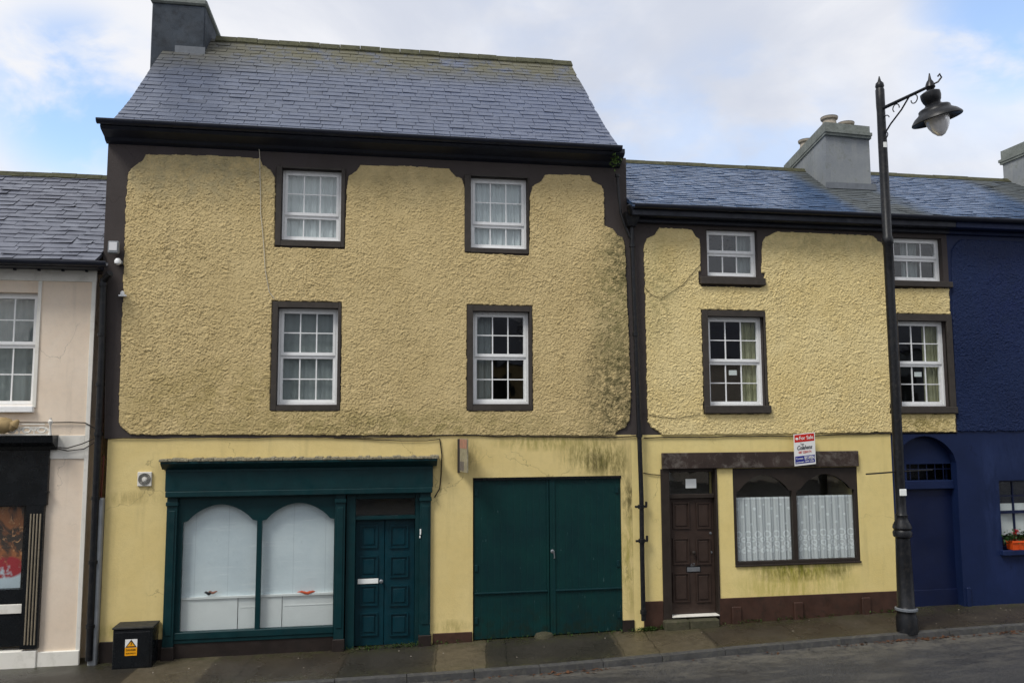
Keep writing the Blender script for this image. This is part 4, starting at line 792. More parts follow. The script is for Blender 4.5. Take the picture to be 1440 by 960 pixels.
# arch filler
a0, a1 = arch[0], arch[2]; g = MB(); zsp = P(1351, 650)[1]; n = 24; pts = []
for k in range(n+1): t = k/n; pts.append((a0+(a1-a0)*t, zsp+(arch[3]-.01-zsp)*math.sin(PI*t)**.55))
for p, q in zip(pts[:-1], pts[1:]):
    g.add([(p[0], 0, p[1]), (q[0], 0, q[1]), (q[0], 0, arch[3]), (p[0], 0, arch[3])], [(0, 1, 2, 3)]); g.add([(p[0], 0, p[1]), (q[0], 0, q[1]), (q[0], .16, q[1]), (p[0], .16, p[1])], [(3, 2, 1, 0)])
g.build('arch', M['blue'], blue)
ry2 = .15; zg1, zg0 = P(1300, 652, ry2)[1], P(1300, 675, ry2)[1]; zl0 = P(1300, 687, ry2)[1]; gxa, gxb = P(1275, 665, ry2)[0], P(1345, 665, ry2)[0]
g = MB().box(a0, ry2, zg1, a1, ry2+.1, arch[3]).box(a0, ry2, zg0, gxa, ry2+.1, zg1).box(gxb, ry2, zg0, a1, ry2+.1, zg1).box(a0, ry2-.07, zl0, a1, ry2+.1, zg0, .01); g.build('lunette', M['blue'], blue)
g = MB().box(a0, ry2+.02, .2, a1, ry2+.07, zl0); dl = P(1300, 829, ry2)[1]; g.box(a0, ry2+.0, .2, a1, ry2+.03, dl, .006); g.box(a0+.12, ry2+.008, dl, a0+.15, ry2+.03, zl0-.05)
bdo = g.build('door', M['bluedoor'], blue)
g = MB(); zz = zg0
for k in range(6): xx = gxa+(gxb-gxa)*(k+.5)/6; g.tube([(xx, ry2+.02, zg0), (xx, ry2+.02, zg1)], .008, 6)
g.tube([(gxa, ry2+.02, (zg0+zg1)/2+.05), (gxb, ry2+.02, (zg0+zg1)/2+.05)], .008, 6); g.build('grille', M['bluedoor'], blue); MB().box(gxa, ry2+.3, zg0, gxb, ry2+.32, zg1).build('grille_backing', M['black'], blue)
x_ = P(1357, 760)[0]; g = MB().box(x_-.03, -.03, .1, x_+.05, .01, P(1357, 828)[1]+.03, .015).build('buttress', M['blue'], blue)
MB().box(MG, -.02, -.2, a0+.001, .01, .62, .01).build('plinth', M['plinth'], blue); bpy.data.objects.remove([o for o in bpy.data.objects if o.parent is blue and o.name.startswith('plinth')][0])
# window
x0_, z0_, x1_, z1_ = bwz; bf = MB().ring(x0_, z0_, x1_, z1_, .035, .12, .17); zm = P(1425, 719, .12)[1]; bf.box(x0_+.03, .11, zm-.03, x1_-.03, .17, zm+.02)
cxm = x0_+(x1_-x0_)*.36; cx2 = x0_+(x1_-x0_)*.68
for c in (cxm, cx2): bf.box(c-.012, .125, z0_+.03, c+.012, .16, z1_-.03)
bf.box(x0_+.03, .127, (zm+z1_)/2-.01, x1_-.03, .158, (zm+z1_)/2+.01)
bwo = bf.build('window', M['bluedoor'], blue); MB().box(x0_+.02, .140, z0_+.02, x1_-.02, .144, z1_-.02).build('pane', M['glass'], bwo)
MB().box(x0_-.06, -.09, z0_-.09, x1_+.06, .12, z0_, .01).build('sill', M['blue'], bwo)
curtain('paper_blind', 'flat white sheet covering the lower panes of the navy house window', x0_+.02, z0_+.22, x1_-.02, zm+.14, .2, M['card'], 1, .002, None, 3, 'blind')
# window box
fb0 = P(1421, 768, -.04); fb1x = fb0[0]+.72; zb_ = z0_+.005; zt_b = zb_+.15
tr = thing('window_box', 'orange window box on the navy window sill', 'planter', ((fb0[0]+fb1x)/2, -.03, zb_))
MB().hexa([(fb0[0]+.02, -.085, zb_), (fb1x-.02, -.085, zb_), (fb1x-.02, .06, zb_), (fb0[0]+.02, .06, zb_)], [(fb0[0], -.10, zt_b), (fb1x, -.10, zt_b), (fb1x, .07, zt_b), (fb0[0], .07, zt_b)]).build('trough', M['orange'], tr)
MB().box(fb0[0]-.008, -.112, zt_b-.03, fb1x+.008, -.099, zt_b+.004, .004).box(fb0[0]+.12, -.104, zb_+.02, fb0[0]+.14, -.092, zt_b-.03).box(fb0[0]+.34, -.104, zb_+.02, fb0[0]+.36, -.092, zt_b-.03).build('rim', M['orange'], tr)
gp = thing('geranium', 'red geraniums with dark green leaves growing in the orange window box', 'plant', ((fb0[0]+fb1x)/2, -.02, zt_b))
g = MB()
for k in range(9): leaves(g, (fb0[0]-.02+k*.095, -.03, zt_b+.06), (.055, .04, .045), 60, .035, 40+k)
g.build('foliage', M['leafgreen'], gp)
for k, (u, v) in enumerate(((.08, .15), (.13, .19), (.33, .14), (.55, .2))):
    g = MB(); leaves(g, (fb0[0]+u, -.06, zt_b+v-.02), (.018, .018, .014), 60, .016, 70+k); g.tube([(fb0[0]+u, -.03, zt_b), (fb0[0]+u, -.05, zt_b+v-.03)], .004, 5); g.build('flower', M['redflower'], gp)
slates('roof', BL, BR+.1, mroof, .135, .27, M['slate_mid'], blue, 18, 1.0, .012)
mb = MB(); pr = [(y, z-.012) for y, z in mroof]; back = [(5.0-y, z) for y, z in pr[::-1]]; mb.xprism(pr+back[1:]+[(y, z-.04) for y, z in (pr+back[1:])[::-1]], BL, BR+.1); mb.build('roof_deck', M['slate_mid'], blue); ridge_tiles(BL, BR+.1, 2.5, 8.79, blue)
gutter(BL, BR+.1, -.33, 7.13, blue); MB().box(BL, -.27, 6.97, BR+.1, -.0, 7.13, .01).box(BL, -.07, 6.90, BR, -.003, 6.97, .01).build('cornice', M['blue'], blue)
bk = PV(1411, 245, 2.6); zc1 = P(1408, 214, 2.6)[1]; chimney(blue, (bk.x, .9, 0), (bk.x+1.0, .9, 0), zc1+.02, 7.3, (0, 1), 1.7, .30, [(.5, .3, .22), (.28, .4, .2)], M['chimney'], M['potred'])

# =================================================================== PINK HOUSE
PL, PR = -11.0, -4.13
pink = thing('terraced_house', 'peach rendered house with off-white trim and a black shopfront, cut off by the left edge', 'house', (-6, 0, .15))
pw = (P(50, 490)[0]-1.25, P(20, 571)[1], P(50, 490)[0], P(25, 411)[1])
sh0 = (PL+.5, .3, P(40, 770)[0], P(20, 655)[1])
mb = MB(); wall_cells(mb, PL, PR, -.2, 5.86, [pw, sh0]); mb.box(PL, 4.8, -.2, PR, 5.0, 5.8); mb.box(PR-.25, .31, -.2, PR, 4.8, 5.86); mb.box(PL, .31, -.2, PL+.2, 4.8, 5.86); mb.box(PL+.2, .4, 2.7, PR-.3, 4.7, 2.85); mb.box(PL+.2, 2.5, 2.9, PR-.3, 2.6, 5.8); mb.build('wall', M['pink'], pink)
g = MB(); qx0 = P(118, 660)[0]; g.box(qx0-.0, -.02, .3, PR, .01, 5.69, .004); g.box(PL, -.022, 5.69, PR, .01, 5.86, .004); x_, z_ = P(90, 645); z2_ = P(90, 612)[1]; g.box(P(52, 630)[0], -.018, z_, qx0-.001, .01, z2_, .003); g.box(pw[2], -.02, pw[1]-.02, pw[2]+.05, .01, 5.69-.001, .003)
g.build('quoin', M['offwhite'], pink)
zpt = P(85, 914)[1]; g = MB().box(P(53, 920)[0], -.04, -.2, PR, .01, zpt, .01).box(PL, -.06, -.2, P(52, 920)[0]+.01, .3, P(20, 914)[1], .01); g.build('plinth', M['offwhite'], pink)
W = sash_window(pink, pw, P(22, 485, WY)[1], 2, 2, 4); x0_, z0_, x1_, z1_ = pw; MB().box(x0_-.06, -.07, z0_-.09, x1_+.03, WY, z0_, .008).build('sill', M['upvc'], W)
net_in(pw, 'grey net behind the upstairs window of the peach house', M['blind'], -.02, 1.02, 6, .01, .3, seed=14)
proof = [(-.32, 5.955), (-.02, 6.13), (1.2, 7.0), (2.6, 8.03)]
slates('roof', PL, TL-.005, proof, .165, .31, M['slate_pink'], pink, 28, 1.6, .013)
mb = MB(); pr = [(y, z-.012) for y, z in proof]; back = [(5.2-y, z) for y, z in pr[::-1]]; mb.xprism(pr+back[1:]+[(y, z-.04) for y, z in (pr+back[1:])[::-1]], PL, TL-.006); mb.build('roof_deck', M['slate_pink'], pink); ridge_tiles(PL, TL-.01, 2.6, 8.04, pink)
gutter(PL, P(150, 378, -.35)[0], -.35, 5.93, pink, .065); g = MB().box(PL, -.29, 5.86, TL+.02, -.0, 5.94, .008)
for k in range(24): g.box(PR-.15-k*.33, -.07, 5.835, PR-.12-k*.33, -.02, 5.86)
g.build('fascia_board', M['gutter'], pink)
# black shopfront
zc0, zc1, zc2 = P(40, 628, -.2)[1], P(40, 612, -.2)[1], P(40, 655)[1]; bx = P(66, 700, -.06)[0]; cxr_ = P(75, 620, -.2)[0]
g = MB(); g.xprism([(.01, zc0-.05), (-.08, zc0-.05), (-.12, zc0), (-.22, zc0+.06), (-.24, zc1), (.01, zc1)], PL+.4, cxr_)
g.box(PL+.4, -.07, P(40, 710)[1], bx, .01, zc0-.05, .004); g.box(bx-.26, -.07, P(50, 910)[1], bx-.03, .05, P(40, 710)[1]); g.box(bx-.02, -.10, P(60, 690)[1]-.03, bx+.02, -.02, P(60, 690)[1], .004)
g.box(PL+.4, .0, P(20, 908)[1], bx-.26, .05, P(20, 862)[1]); g.box(PL+.4, .0, P(20, 848)[1], bx-.26, .05, P(20, 828)[1]); g.build('shopfront', M['black'], pink)
g = MB()
for px in (43.5, 48, 52.5, 57): 
    xa = P(px, 720, -.08)[0]; xb = P(px-9.5, 907, -.08)[0]; xm_ = (xa+xb)/2; g.tube([(xa-.0, -.072, P(px, 722, -.08)[1]), (xb+.0, -.072, P(px, 906, -.08)[1])], .011, 6)
g.build('reed_moulding', M['brass'], pink)
MB().box(PL+.4, -.02, P(20, 862)[1], bx-.26, .045, P(20, 849)[1], .005).build('shop_sill', M['offwhite'], pink)
MB().box(PL+.5, .02, P(20, 828)[1], bx-.26, .026, P(40, 710)[1]).build('shop_pane', M['glass'], pink); MB().box(PL+.5, .9, .4, bx-.2, .92, 2.9).build('shop_backing', M['black'], pink)
# poster: a loose painterly print, no particular picture
m = NT('poster_print'); q = m.xyz(); pxa, pza = P(0, 780, .12); c = m.mix(m.ramp(m.noise(4, 5, .6, 1.), .42, .56), srgb('3a2c22'), srgb('b26a38')); c = m.mix(m.ramp(m.noise(7, 5, .6, 1.5), .55, .62), c, srgb('d9a06a'))
zw = P(20, 795, .12)[1]; wv = m.math('ADD', q[2], m.math('MULTIPLY', m.math('SUBTRACT', m.noise(5, 5, .6, .6), .5), .35)); c = m.mix(m.ramp(wv, zw+.02, zw-.03), c, srgb('cfdbe2')); rb = m.math('MULTIPLY', m.blob(P(6, 797, .12)[0], P(6, 797, .12)[1], .30, .17, .3), m.ramp(m.noise(6, 4), .4, .5)); c = m.mix(rb, c, srgb('b1222c')); M['poster'] = m.fin(c, .5)
px1_, pz0_ = P(28, 826, .12); pz1_ = P(28, 712, .12)[1]; po = tag(MB().box(px1_-1.3, .12, pz0_, px1_, .13, pz1_).build('poster', M['poster'], None, (px1_-.65, .12, pz0_)), 'brown, orange and white painterly poster inside the black shopfront', 'poster')
# white cresting rail on the black cornice
g = MB(); za, zb_ = zc1+.002, zc1+.21; xr = cxr_-.05
g.box(xr-2.6, -.19, za, xr, -.16, za+.02); g.box(xr-2.6, -.19, zb_-.055, xr-.08, -.16, zb_-.04); g.box(xr-2.6, -.19, zb_-.105, xr-.08, -.16, zb_-.09); g.lathe([(.03, 0), (.02, .04), (.012, .14), (.03, .17), (.035, .2), (.015, .225), (.02, .245)], Matrix.Translation((xr-.01, -.175, za)), 12)
for k in range(12):
    x_ = xr-.12-k*.2
    for sgn in (-1, 1):
        pts = [(x_+sgn*(.085-.06*t)*math.cos(t*5.5)*1., -.175, za+.065+(.055-.035*t)*math.sin(t*5.5)) for t in [j/12 for j in range(13)]]; g.tube(pts, .014, 5)
    g.box(x_-.1-.006, -.185, za, x_-.1+.006, -.165, zb_-.1)
tag(g.build('cresting', M['offwhite'], None, (xr-1.2, -.17, za)), 'ornate white scrollwork rail standing on the black shop cornice', 'railing')
x_, z_ = P(6, 604, -.2); g = MB(); g.lathe([(.03, -.13), (.11, -.08), (.13, 0), (.09, .07), (.03, .1)], Matrix.Translation((x_-.02, -.22, zc1+.16)) @ Matrix.Diagonal((1.3, .7, 1, 1)), 14); g.lathe([(.05, -.08), (.07, 0), (.02, .09)], Matrix.Translation((x_+.13, -.22, zc1+.15)) @ Matrix.Rotation(.7, 4, 'Y'), 10)
tag(g.build('ornament', M['tan'], None, (x_, -.2, zc1)), 'sandy coloured carved ornament on the black shop cornice at the left edge', 'ornament')
# pipes in the gap between peach house and tall house
g = MB(); g.tube([PV(146, 392, -.1), PV(143, 500, -.1), PV(138, 620, -.1), PV(132, 760, -.1), PV(125, 928, -.1)], .05, 12)
d2 = thing('downpipe', 'black downpipe at the corner of the peach house', 'downpipe', (-4.0, -.1, .17)); g.build('pipe', M['metal_black'], d2)
MB().tube([PV(155, 384, -.22), PV(151, 388, -.16), PV(146, 396, -.1)], .045, 10).build('swan_neck', M['metal_black'], d2)
g = MB()
for py in (400, 470, 540, 610, 700, 790, 880):
    x_, z_ = P(np.interp(py, [392, 620, 928], [146, 138, 125]), py, -.1); g.lathe([(.062, -.025), (.062, .025)], Matrix.Translation((x_, -.1, z_)), 12); g.build('collar', M['metal_black'], d2); g = MB()
g = MB(); a_, b_ = PV(139.5, 700, -.09), PV(131, 932, -.09); g.box(a_.x-.065, -.10, .12, a_.x+.055, -.0, a_.z, .015); tag(g.build('cable_guard', M['greypipe'], None, (a_.x, -.05, .15)), 'grey cable guard cover standing in the gap beside the yellow wall', 'conduit')
g = MB().tube([PV(146, 640, -.04), PV(142, 700, -.05)], .012, 6); g.tube([PV(144, 395, -.03), PV(144, 560, -.04), PV(141, 640, -.04), PV(139, 700, -.06)], .018, 6); tag(g.build('conduit', M['rust'], None, (-3.95, -.04, 2.5)), 'thin rusty conduit running down the brown corner into the grey cable guard', 'conduit')
# =================================================================== CABLES
def cable(label, pts, r=.007, y=-.03, mat='cable', seed=1):
    rn = random.Random(seed); out = []
    for (a, b) in zip(pts[:-1], pts[1:]):
        n = max(1, int(math.dist(a, b)/25))
        for k in range(n): t = k/n; out.append(PV(a[0]+(b[0]-a[0])*t+rn.uniform(-.6, .6), a[1]+(b[1]-a[1])*t+rn.uniform(-.8, .8), y))
    out.append(PV(*pts[-1], y)); o = MB().tube(out, r, 5).build('cable', M[mat], None, out[0][:]); return tag(o, label, 'cable')
cable('dark cable along the foot of the ochre roughcast of the tall house', [(148, 616), (300, 615), (420, 614), (520, 615), (590, 614), (645, 611), (700, 613), (860, 614), (896, 613)], .009, -.02)
cable('second thin cable sagging below the first above the green shopfront', [(470, 615), (530, 618), (600, 620), (619, 617)], .006, -.02)
cable('dark cable along the foot of the yellow roughcast of the lower house', [(906, 615), (1000, 614), (1110, 613), (1180, 611), (1256, 609)], .009, -.02)
cable('white cord hanging down the ochre wall from the eaves', [(364, 196), (365, 222), (367, 300), (373, 380), (379, 410), (386, 420)], .006, -.04, 'cord')
cable('cable dropping down the yellow wall beside the shopfront cornice', [(619, 617), (621, 640), (620, 670), (618, 686), (611, 699)], .009, -.02)
cable('brown cable slung across the peach wall above the white cresting', [(0, 594), (60, 594), (100, 593), (120, 595), (134, 602)], .008, -.03)
cable('upper loop of cable from the black cornice to the corner downpipe', [(76, 628), (95, 630), (115, 624), (136, 615)], .008, -.06); cable('lower loop of cable from the black cornice to the corner downpipe', [(76, 629), (95, 634), (118, 631), (136, 620)], .008, -.08)
cable('short cable from the middle downpipe to the brown beam', [(905, 664), (915, 667), (932, 668)], .007, -.02); cable('thin cable crossing the brown strip onto the yellow roughcast', [(904, 400), (915, 414), (930, 420), (960, 400), (985, 372)], .004, -.035)
cable('slack wire along the yellow roughcast beside the middle downpipe', [(904, 580), (925, 586), (950, 588), (985, 582)], .004, -.035)

# =================================================================== METER BOX
yb_ = -.36; x0_, z0_, x1_, z1_ = rect(158, 882, 214, 933, yb_); zf = zwall(x0_)-.03; bx_ = thing('utility_cabinet', 'squat black electrical cabinet with a yellow hazard sticker on the pavement', 'cabinet', ((x0_+x1_)/2, -.2, zf))
MB().box(x0_, yb_, zf, x1_, -.02, z1_-.02, .012).build('body', M['black'], bx_); MB().box(x0_-.012, yb_-.012, z1_-.02, x1_+.012, -.01, z1_+.01, .008).build('lid', paint('cabinet_lid_dark', '2f2f2d', .7, .3, 8, .3, dirt='5a564c'), bx_)
MB().box(x0_+.03, yb_-.006, zf+.04, x1_-.03, yb_+.005, z1_-.06, .003).build('door', M['black'], bx_)
u0, w0, u1, w1 = rect(176, 898, 193, 921, yb_); hz = (w0+w1)/2; s_ = MB().box(u0, yb_-.009, hz, u1, yb_-.006, w1).build('sticker', M['sign_white'], bx_); MB().box(u0, yb_-.0095, w0, u1, yb_-.006, hz).build('sticker', M['yellow'], bx_)
cx = (u0+u1)/2; hw = (u1-u0)/2*.92; MB().prism([(cx-hw, hz+.004), (cx+hw, hz+.004), (cx, w1-.004)], yb_-.012, yb_-.009).build('warning_triangle', M['black'], bx_)
MB().prism([(cx-hw*.72, hz+.018), (cx+hw*.72, hz+.018), (cx, w1-.03)], yb_-.014, yb_-.012).build('warning_triangle', M['yellow'], bx_); MB().prism([(cx-.004, hz+.05), (cx+.012, hz+.095), (cx+.004, hz+.06), (cx+.014, hz+.055), (cx-.006, hz+.022), (cx+.002, hz+.045), (cx-.01, hz+.048)], yb_-.016, yb_-.014).build('bolt_symbol', M['black'], bx_)
text('DANGER', cx, hz-.035, .04, yb_-.011, M['black'], bx_, width=(u1-u0)*.8); text('ELECTRICITY', cx, hz-.08, .025, yb_-.011, M['black'], bx_, width=(u1-u0)*.8)

# =================================================================== STREET LAMP
yL = -1.08; bse = PV(1276, 886, yL); top = PV(1236.5, 112, yL); bse.z = zwall(bse.x)-.03
lamp = thing('street_lamp', 'tall black ornamental street lamp with a hanging bell-shaped lantern on the kerb side', 'street lamp', (bse.x, bse.y, bse.z))
axis = top-bse
def lp(py):      # point on the post axis
    z = P(1256, py, yL)[1]; t = (z-bse.z)/axis.z; return bse+axis*t
sc = lambda py: (Vector((lp(py).x, yL, lp(py).z))-Vector(CAM)).dot(Vector(cf))/FL
prof = [(14.2, 890), (14.2, 868), (12.6, 864), (12.2, 858), (13.6, 855), (11.6, 852), (10.6, 800), (9.6, 756), (12.4, 754), (12.8, 748), (11, 745), (12.8, 742), (12, 738), (8.5, 731), (7.6, 727), (8.4, 724), (6.8, 722), (6.6, 700), (6.8, 640), (6.6, 560), (6.3, 400), (6.2, 345), (7.6, 343), (7.6, 335), (6.3, 333), (6.0, 200), (5.6, 158), (6.0, 150), (6.0, 128), (5.0, 126), (6.0, 123), (5.2, 119), (2.4, 116), (.6, 109)]
vs = []; n = 20
Tm = lambda p, q: (q-p)
g = MB(); rows = []
for r, py in prof: c = lp(py); rr = r*sc(py); rows += [(c.x+rr*math.cos(2*PI*k/n), c.y+rr*math.sin(2*PI*k/n), c.z) for k in range(n)]
g.add(rows, [(i*n+k, i*n+(k+1) % n, (i+1)*n+(k+1) % n, (i+1)*n+k) for i in range(len(prof)-1) for k in range(n)], True); g.build('post', M['metal_black'], lamp)
A0 = lp(155); yH = yL-1.05; Hc = PV(1311, 121, yH); HB = PV(1314, 150, yH)
A1 = Vector((Hc.x, yH+.08, Hc.z+.02)); MB().tube([A0, A0.lerp(A1, .5), A1], [.03, .026, .024], 10).build('arm', M['metal_black'], lamp)
B0 = lp(195); Bm = A0.lerp(A1, .62); g = MB(); g.tube([B0, B0.lerp(Bm, .35)+Vector((0, .03, -.0)), B0.lerp(Bm, .7)+Vector((0, 0, -.02)), Bm], .013, 8)
dA = (A1-A0).normalized(); up = Vector((0, 0, 1))
def scroll(c, r, s, e, seg=16): return [c+dA*(math.cos(t)*r*(1-.25*(t-s)/(e-s)))+up*(math.sin(t)*r*(1-.25*(t-s)/(e-s))) for t in [s+(e-s)*k/seg for k in range(seg+1)]]
for c, r, s, e in ((A0.lerp(A1, .70)-up*.09, .075, 1.6, -3.2), (A0.lerp(A1, .32)-up*.10, .075, -.2, 4.0), (B0+dA*.07+up*.02, .06, 2.6, -1.8), (B0+dA*.10+up*.28, .07, .2, 4.2)): g.tube(scroll(c, r, s, e), .009, 6)
g.build('scroll_bracket', M['metal_black'], lamp)
# boss with spike above the lantern
g = MB(); g.lathe([(.03, -.12), (.05, -.06), (.075, -.02), (.06, .03), (.05, .06), (.025, .1), (.008, .2)], Matrix.Translation(A1+Vector((0, -.03, .0))), 14); g.tube([A1+Vector((0.03, -.04, .02)), A1+Vector((.10, -.08, .05)), A1+Vector((.15, -.1, .12)), A1+Vector((.12, -.1, .17)), A1+Vector((.09, -.1, .13))], .014, 8); g.build('finial', M['metal_black'], lamp)
s_ = (HB-Vector(CAM)).dot(Vector(cf))/FL; tilt = Matrix.Rotation(-.24, 4, 'Y') @ Matrix.Rotation(.0, 4, 'X')
Mh = Matrix.Translation(Vector((Hc.x-.055, yH, Hc.z-.09))) @ tilt
pr_h = [(r*s_*.94, -z*s_*1.12) for r, z in ((2, -2), (9, 0), (13.6, 2), (14, 4), (14, 8), (12.5, 13), (11, 15), (10.6, 17), (13, 19), (20, 21), (22, 22.5), (22.5, 25.5), (24, 27), (30, 30.5), (34.5, 35), (35.4, 37), (34.6, 38), (28, 35), (18, 31), (12, 29))]
MB().lathe(pr_h, Mh, 32).build('lantern_hood', M['metal_black'], lamp)
MB().lathe([(16*s_, -31*1.12*s_), (16*s_, -37*1.12*s_), (14*s_, -45*1.12*s_), (10*s_, -52*1.12*s_), (5*s_, -57*1.12*s_), (1*s_, -58.5*1.12*s_)], Mh, 24).build('lens', M['lens'], lamp)
a_ = PV(1218, 667, yL); b_ = PV(1311, 660, yL); c_ = lp(663); MB().tube([Vector((a_.x, yL+.0, c_.z-.03)), c_, Vector((b_.x, yL, c_.z+.02))], .012, 8).build('ladder_bar', M['metal_black'], lamp)
c_ = lp(692); MB().box(c_.x-.06, yL-.083, c_.z-.05, c_.x+.055, yL-.06, c_.z+.055, .006).build('label_plate', M['card'], lamp); c_ = lp(206); MB().box(c_.x-.03, yL-.074, c_.z-.05, c_.x+.03, yL-.05, c_.z+.04, .004).build('sticker', M['card'], lamp)
g = MB(); c_ = lp(857); g.lathe([(.168, -.01), (.168, .02), (.15, .03)], Matrix.Translation(c_), 20); g.build('base_band', M['lead'], lamp)

# =================================================================== GROUND
def strip(name, x0, x1, f0, f1, mat, n=160, m=6, wob=0., kind='structure'):
    vs = []; fs = []
    for i in range(n+1):
        x = x0+(x1-x0)*i/n
        for j in range(m+1):
            a, b = f0(x), f1(x); t = j/m; vs.append((x, a[0]+(b[0]-a[0])*t, a[1]+(b[1]-a[1])*t+(wob*(mnoise.noise(Vector((x*1.7, t*2.5, 3))))+wob*.4*mnoise.noise(Vector((x*6, t*8, 7)))) if 0 < j else a[1]+(b[1]-a[1])*t))
    for i in range(n):
        for j in range(m): a = i*(m+1)+j; fs.append((a, a+m+1, a+m+2, a+1))
    g = MB(); g.add(vs, fs, True); o = g.build(name, mat); tag(o, kind=kind); return o
kw = .13; kh = .085
strip('pavement', -40, 60, lambda x: (ykerb(x)+kw, zkerb(x)), lambda x: (.42, zwall(x)+.006), M['pavement'], 400, 8, .007)
def kerb():
    g = MB(); x = -22; rn = random.Random(2)
    while x < 34:
        L_ = rn.uniform(.85, 1.0); a, b = x+.005, x+L_-.005; dz = rn.uniform(-.004, .004)
        P8 = [(a, ykerb(a), -.2), (b, ykerb(b), -.2), (b, ykerb(b)+kw, -.2), (a, ykerb(a)+kw, -.2)]; T8 = [(a, ykerb(a)+.01, zkerb(a)+dz), (b, ykerb(b)+.01, zkerb(b)+dz), (b, ykerb(b)+kw+.006, zkerb(b)+dz+.003), (a, ykerb(a)+kw+.006, zkerb(a)+dz+.003)]; g.hexa(P8, T8); x += L_
    return g.build('kerb', M['kerb'])
tag(kerb(), kind='structure')
def road():
    ys = [0.0, .25, .6, 1.2, 2, 4, 7, 11, 18, 40, 120]; xs = [-300, -120, -60]+[i*.5 for i in range(-40, 70)]+[60, 120, 300]; vs = []; fs = []
    for x in xs:
        for k in ys:
            z = zkerb(x)-kh+min(k, 3)*.02+.004*mnoise.noise(Vector((x, k*2, 0))); vs.append((x, ykerb(x)+.02-k, z))
    m = len(ys)
    for i in range(len(xs)-1):
        for j in range(m-1): a = i*m+j; fs.append((a, a+1, a+m+1, a+m))
    g = MB(); g.add(vs, fs, True); return g.build('road', M['asphalt'])
tag(road(), kind='structure')
g = MB(); g.add([(-600, -600, -.25), (600, -600, -.25), (600, 600, -.25), (-600, 600, -.25)], [(0, 1, 2, 3)]); tag(g.build('ground', paint('earth_grass', '4a4c38', .9, .3, .3, .3)), kind='structure')
# leaf litter in the gutter, weeds along the wall
rn = random.Random(11); g = MB()
for k in range(330):
    x = rn.choice([rn.gauss(7.7, .45), rn.gauss(8.6, .25), rn.gauss(9.9, .25), rn.uniform(-1, 12), rn.gauss(2.9, .5)]); y = ykerb(x)-abs(rn.gauss(.02, .07))-.01; z = zkerb(x)-kh+.012; s = rn.uniform(.012, .04); a = rn.uniform(0, 6.3)
    d = Vector((math.cos(a), math.sin(a), rn.uniform(-.2, .4)))*s; e = Vector((-math.sin(a), math.cos(a), rn.uniform(-.2, .4)))*s*.55; c = Vector((x, y, z+abs(d.z)))
    g.add([c-d, c+e, c+d, c-e], [(0, 1, 2, 3)])
tag(g.build('fallen_leaves', M['litter']), 'brown fallen leaves in the gutter by the kerb', 'leaves', kind='stuff')
g = MB()
for k in range(260):
    x = rn.choice([rn.gauss(4.45, .18), rn.gauss(4.35, .12), rn.uniform(4.2, 8.8), rn.uniform(-.5, 4.2), rn.gauss(.3, .4)]); leaves(g, (x, -.05, zwall(x)+.025), (.03, .02, .014), 5, .02, 100+k)
tag(g.build('wall_weeds', M['weed']), 'small weeds and moss along the foot of the walls', 'weeds', kind='stuff')
g = MB()
for k in range(28): x = rn.uniform(-3.5, 12); y = rn.uniform(ykerb(x)+.2, -.1); s = rn.uniform(.003, .009); z = zkerb(x)+.035*(y-ykerb(x))/1.4+.012; g.box(x-s, y-s*.6, z-.004, x+s, y+s*.6, z+s*.4)
tag(g.build('grit', M['pot']), 'scattered pale grit on the pavement', 'grit', kind='stuff')

# the other side of the street, which the window panes mirror
opp = [(-24, -15.5, 7.2, 'offwhite'), (-15.4, -8, 6.4, 'pink'), (-7.9, 0, 7.4, 'chimney'), (.1, 7.5, 6.6, 'tan'), (7.6, 15, 7.6, 'offwhite'), (15.1, 24, 6.8, 'pink'), (24.1, 33, 7.4, 'chimney')]
for k, (a, b, h, mt) in enumerate(opp):
    o = thing('terraced_house', 'plain two-storey house across the street, %s' % ('first', 'second', 'third', 'fourth', 'fifth', 'sixth', 'seventh')[k]+' in its row', 'house', ((a+b)/2, -27, 0), 'houses across the street')
    MB().box(a, -33, -.2, b, -27, h).build('wall', M[mt], o); MB().xprism([(-26.7, h-.05), (-30, h+2.6), (-33.3, h-.05), (-33.2, h-.15), (-26.8, h-.15)], a, b).build('roof', M['slate_pink'], o)
    for q in range(3):
        for zz in (1.0, 4.3): xx = a+(b-a)*(q+.5)/3; MB().box(xx-.5, -27.0, zz, xx+.5, -26.96, zz+1.5).build('window', M['black'], o)
# =================================================================== SKY, SUN, CAMERA
SUN_EL, SUN_AZ = math.radians(52), math.radians(232)     # azimuth of the sun, clockwise from +Y (north): from the left and the street side
sd = Vector((math.sin(SUN_AZ)*math.cos(SUN_EL), math.cos(SUN_AZ)*math.cos(SUN_EL), math.sin(SUN_EL)))
w = bpy.data.worlds.new('World'); SC.world = w; w.use_nodes = True; t = w.node_tree; bg = t.nodes['Background']; N = t.nodes.new; Lk = t.links.new
sky = N('ShaderNodeTexSky'); sky.sky_type = 'NISHITA'; sky.sun_disc = False; sky.sun_elevation = SUN_EL; sky.sun_rotation = SUN_AZ; sky.air_density = 1; sky.dust_density = 1.0
tc = N('ShaderNodeTexCoord')
def wmath(op, a, b=0.):
    o = N('ShaderNodeMath'); o.operation = op
    for i, v in enumerate((a, b)):
        if isinstance(v, bpy.types.NodeSocket): Lk(v, o.inputs[i])
        else: o.inputs[i].default_value = v
    return o.outputs[0]
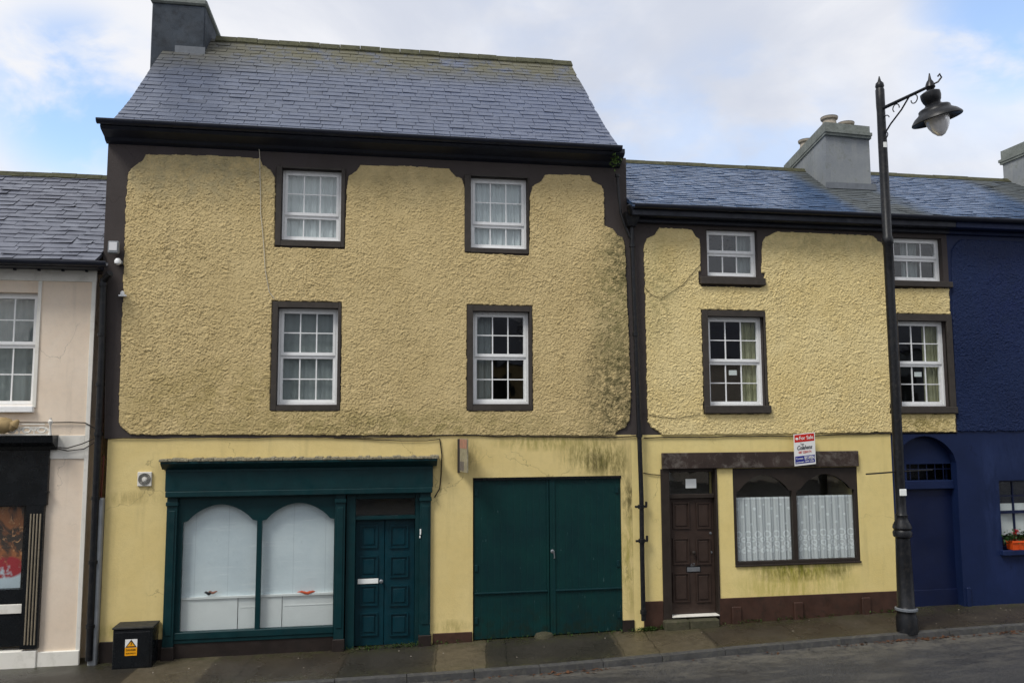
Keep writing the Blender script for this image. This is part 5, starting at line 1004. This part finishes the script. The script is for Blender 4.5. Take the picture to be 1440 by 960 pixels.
def wnoise(sc, det=6, off=(0, 0, 0), dist=.3, str_=(1, 1, 1.8)):
    mp = N('ShaderNodeMapping'); mp.inputs['Scale'].default_value = str_; mp.inputs['Location'].default_value = off; Lk(tc.outputs['Generated'], mp.inputs[0]); o = N('ShaderNodeTexNoise'); o.inputs['Scale'].default_value = sc; o.inputs['Detail'].default_value = det; o.inputs['Roughness'].default_value = .55; o.inputs['Distortion'].default_value = dist; Lk(mp.outputs[0], o.inputs['Vector']); return o.outputs['Fac']
def wramp(f, a, b, lo=0., hi=1.):
    o = N('ShaderNodeMapRange'); o.interpolation_type = 'SMOOTHSTEP'; o.inputs[1].default_value = a; o.inputs[2].default_value = b; o.inputs[3].default_value = lo; o.inputs[4].default_value = hi; Lk(f, o.inputs[0]); return o.outputs[0]
def gap(px, py, r):      # an opening in the cloud, as a real direction in the sky
    d = cf*FL+cr*(px-720)-cu*(py-480); d = d/np.linalg.norm(d); o = N('ShaderNodeVectorMath'); o.operation = 'DOT_PRODUCT'; Lk(tc.outputs['Generated'], o.inputs[0]); o.inputs[1].default_value = tuple(d); return wramp(o.outputs['Value'], math.cos(math.radians(r)), math.cos(math.radians(r*.25)))
clear = wramp(wnoise(2.3, 7, (3.1, 1.7, .4)), .6, .75, 0, .35)
for px, py, r, amt in ((110, 145, 6.5, 1.), (60, 105, 4, .6), (150, 190, 3.5, .8), (1438, 10, 7, .9), (1040, 215, 9, .40), (900, 185, 6, .35), (1420, 80, 7, .3), (760, 30, 8, .15), (1360, 210, 6, .12)):
    nz = wramp(wnoise(7, 6, (px*.01, 0, 2)), .34, .56); clear = wmath('MAXIMUM', clear, wmath('MULTIPLY', wmath('MULTIPLY', gap(px, py, r), nz), amt))
cl = N('ShaderNodeMix'); cl.data_type = 'RGBA'; Lk(wramp(wnoise(2.6, 7, (1, 5, 2)), .36, .64), cl.inputs[0]); cl.inputs[6].default_value = (6.2, 6.6, 7.6, 1); cl.inputs[7].default_value = (8.6, 8.7, 9.1, 1)
mx = N('ShaderNodeMix'); mx.data_type = 'RGBA'; Lk(clear, mx.inputs[0]); Lk(cl.outputs[2], mx.inputs[6])
bl = N('ShaderNodeMix'); bl.data_type = 'RGBA'; bl.blend_type = 'MULTIPLY'; bl.inputs[0].default_value = 1; Lk(sky.outputs[0], bl.inputs[6]); bl.inputs[7].default_value = (2.6, 2.6, 2.6, 1)
Lk(bl.outputs[2], mx.inputs[7]); Lk(mx.outputs[2], bg.inputs[0]); bg.inputs[1].default_value = .079
sun = bpy.data.lights.new('sun', 'SUN'); sun.energy = 1.9; sun.angle = math.radians(18); sun.color = (1, .96, .9); so = bpy.data.objects.new('sun', sun); COL.objects.link(so); so.rotation_euler = sd.to_track_quat('Z', 'Y').to_euler()
cam = bpy.data.cameras.new('camera'); cam.lens = FL/1440*36; cam.sensor_width = 36; cam.clip_end = 2000; co = bpy.data.objects.new('camera', cam); COL.objects.link(co)
R3 = Matrix((cr, cu, -cf)).transposed(); co.matrix_world = Matrix.Translation(Vector(CAM)) @ R3.to_4x4(); SC.camera = co
SC.view_settings.view_transform = 'Standard'; SC.view_settings.look = 'None'; SC.view_settings.exposure = 0.42; SC.view_settings.gamma = 1
SC.cycles.max_bounces = 8; SC.cycles.transparent_max_bounces = 12
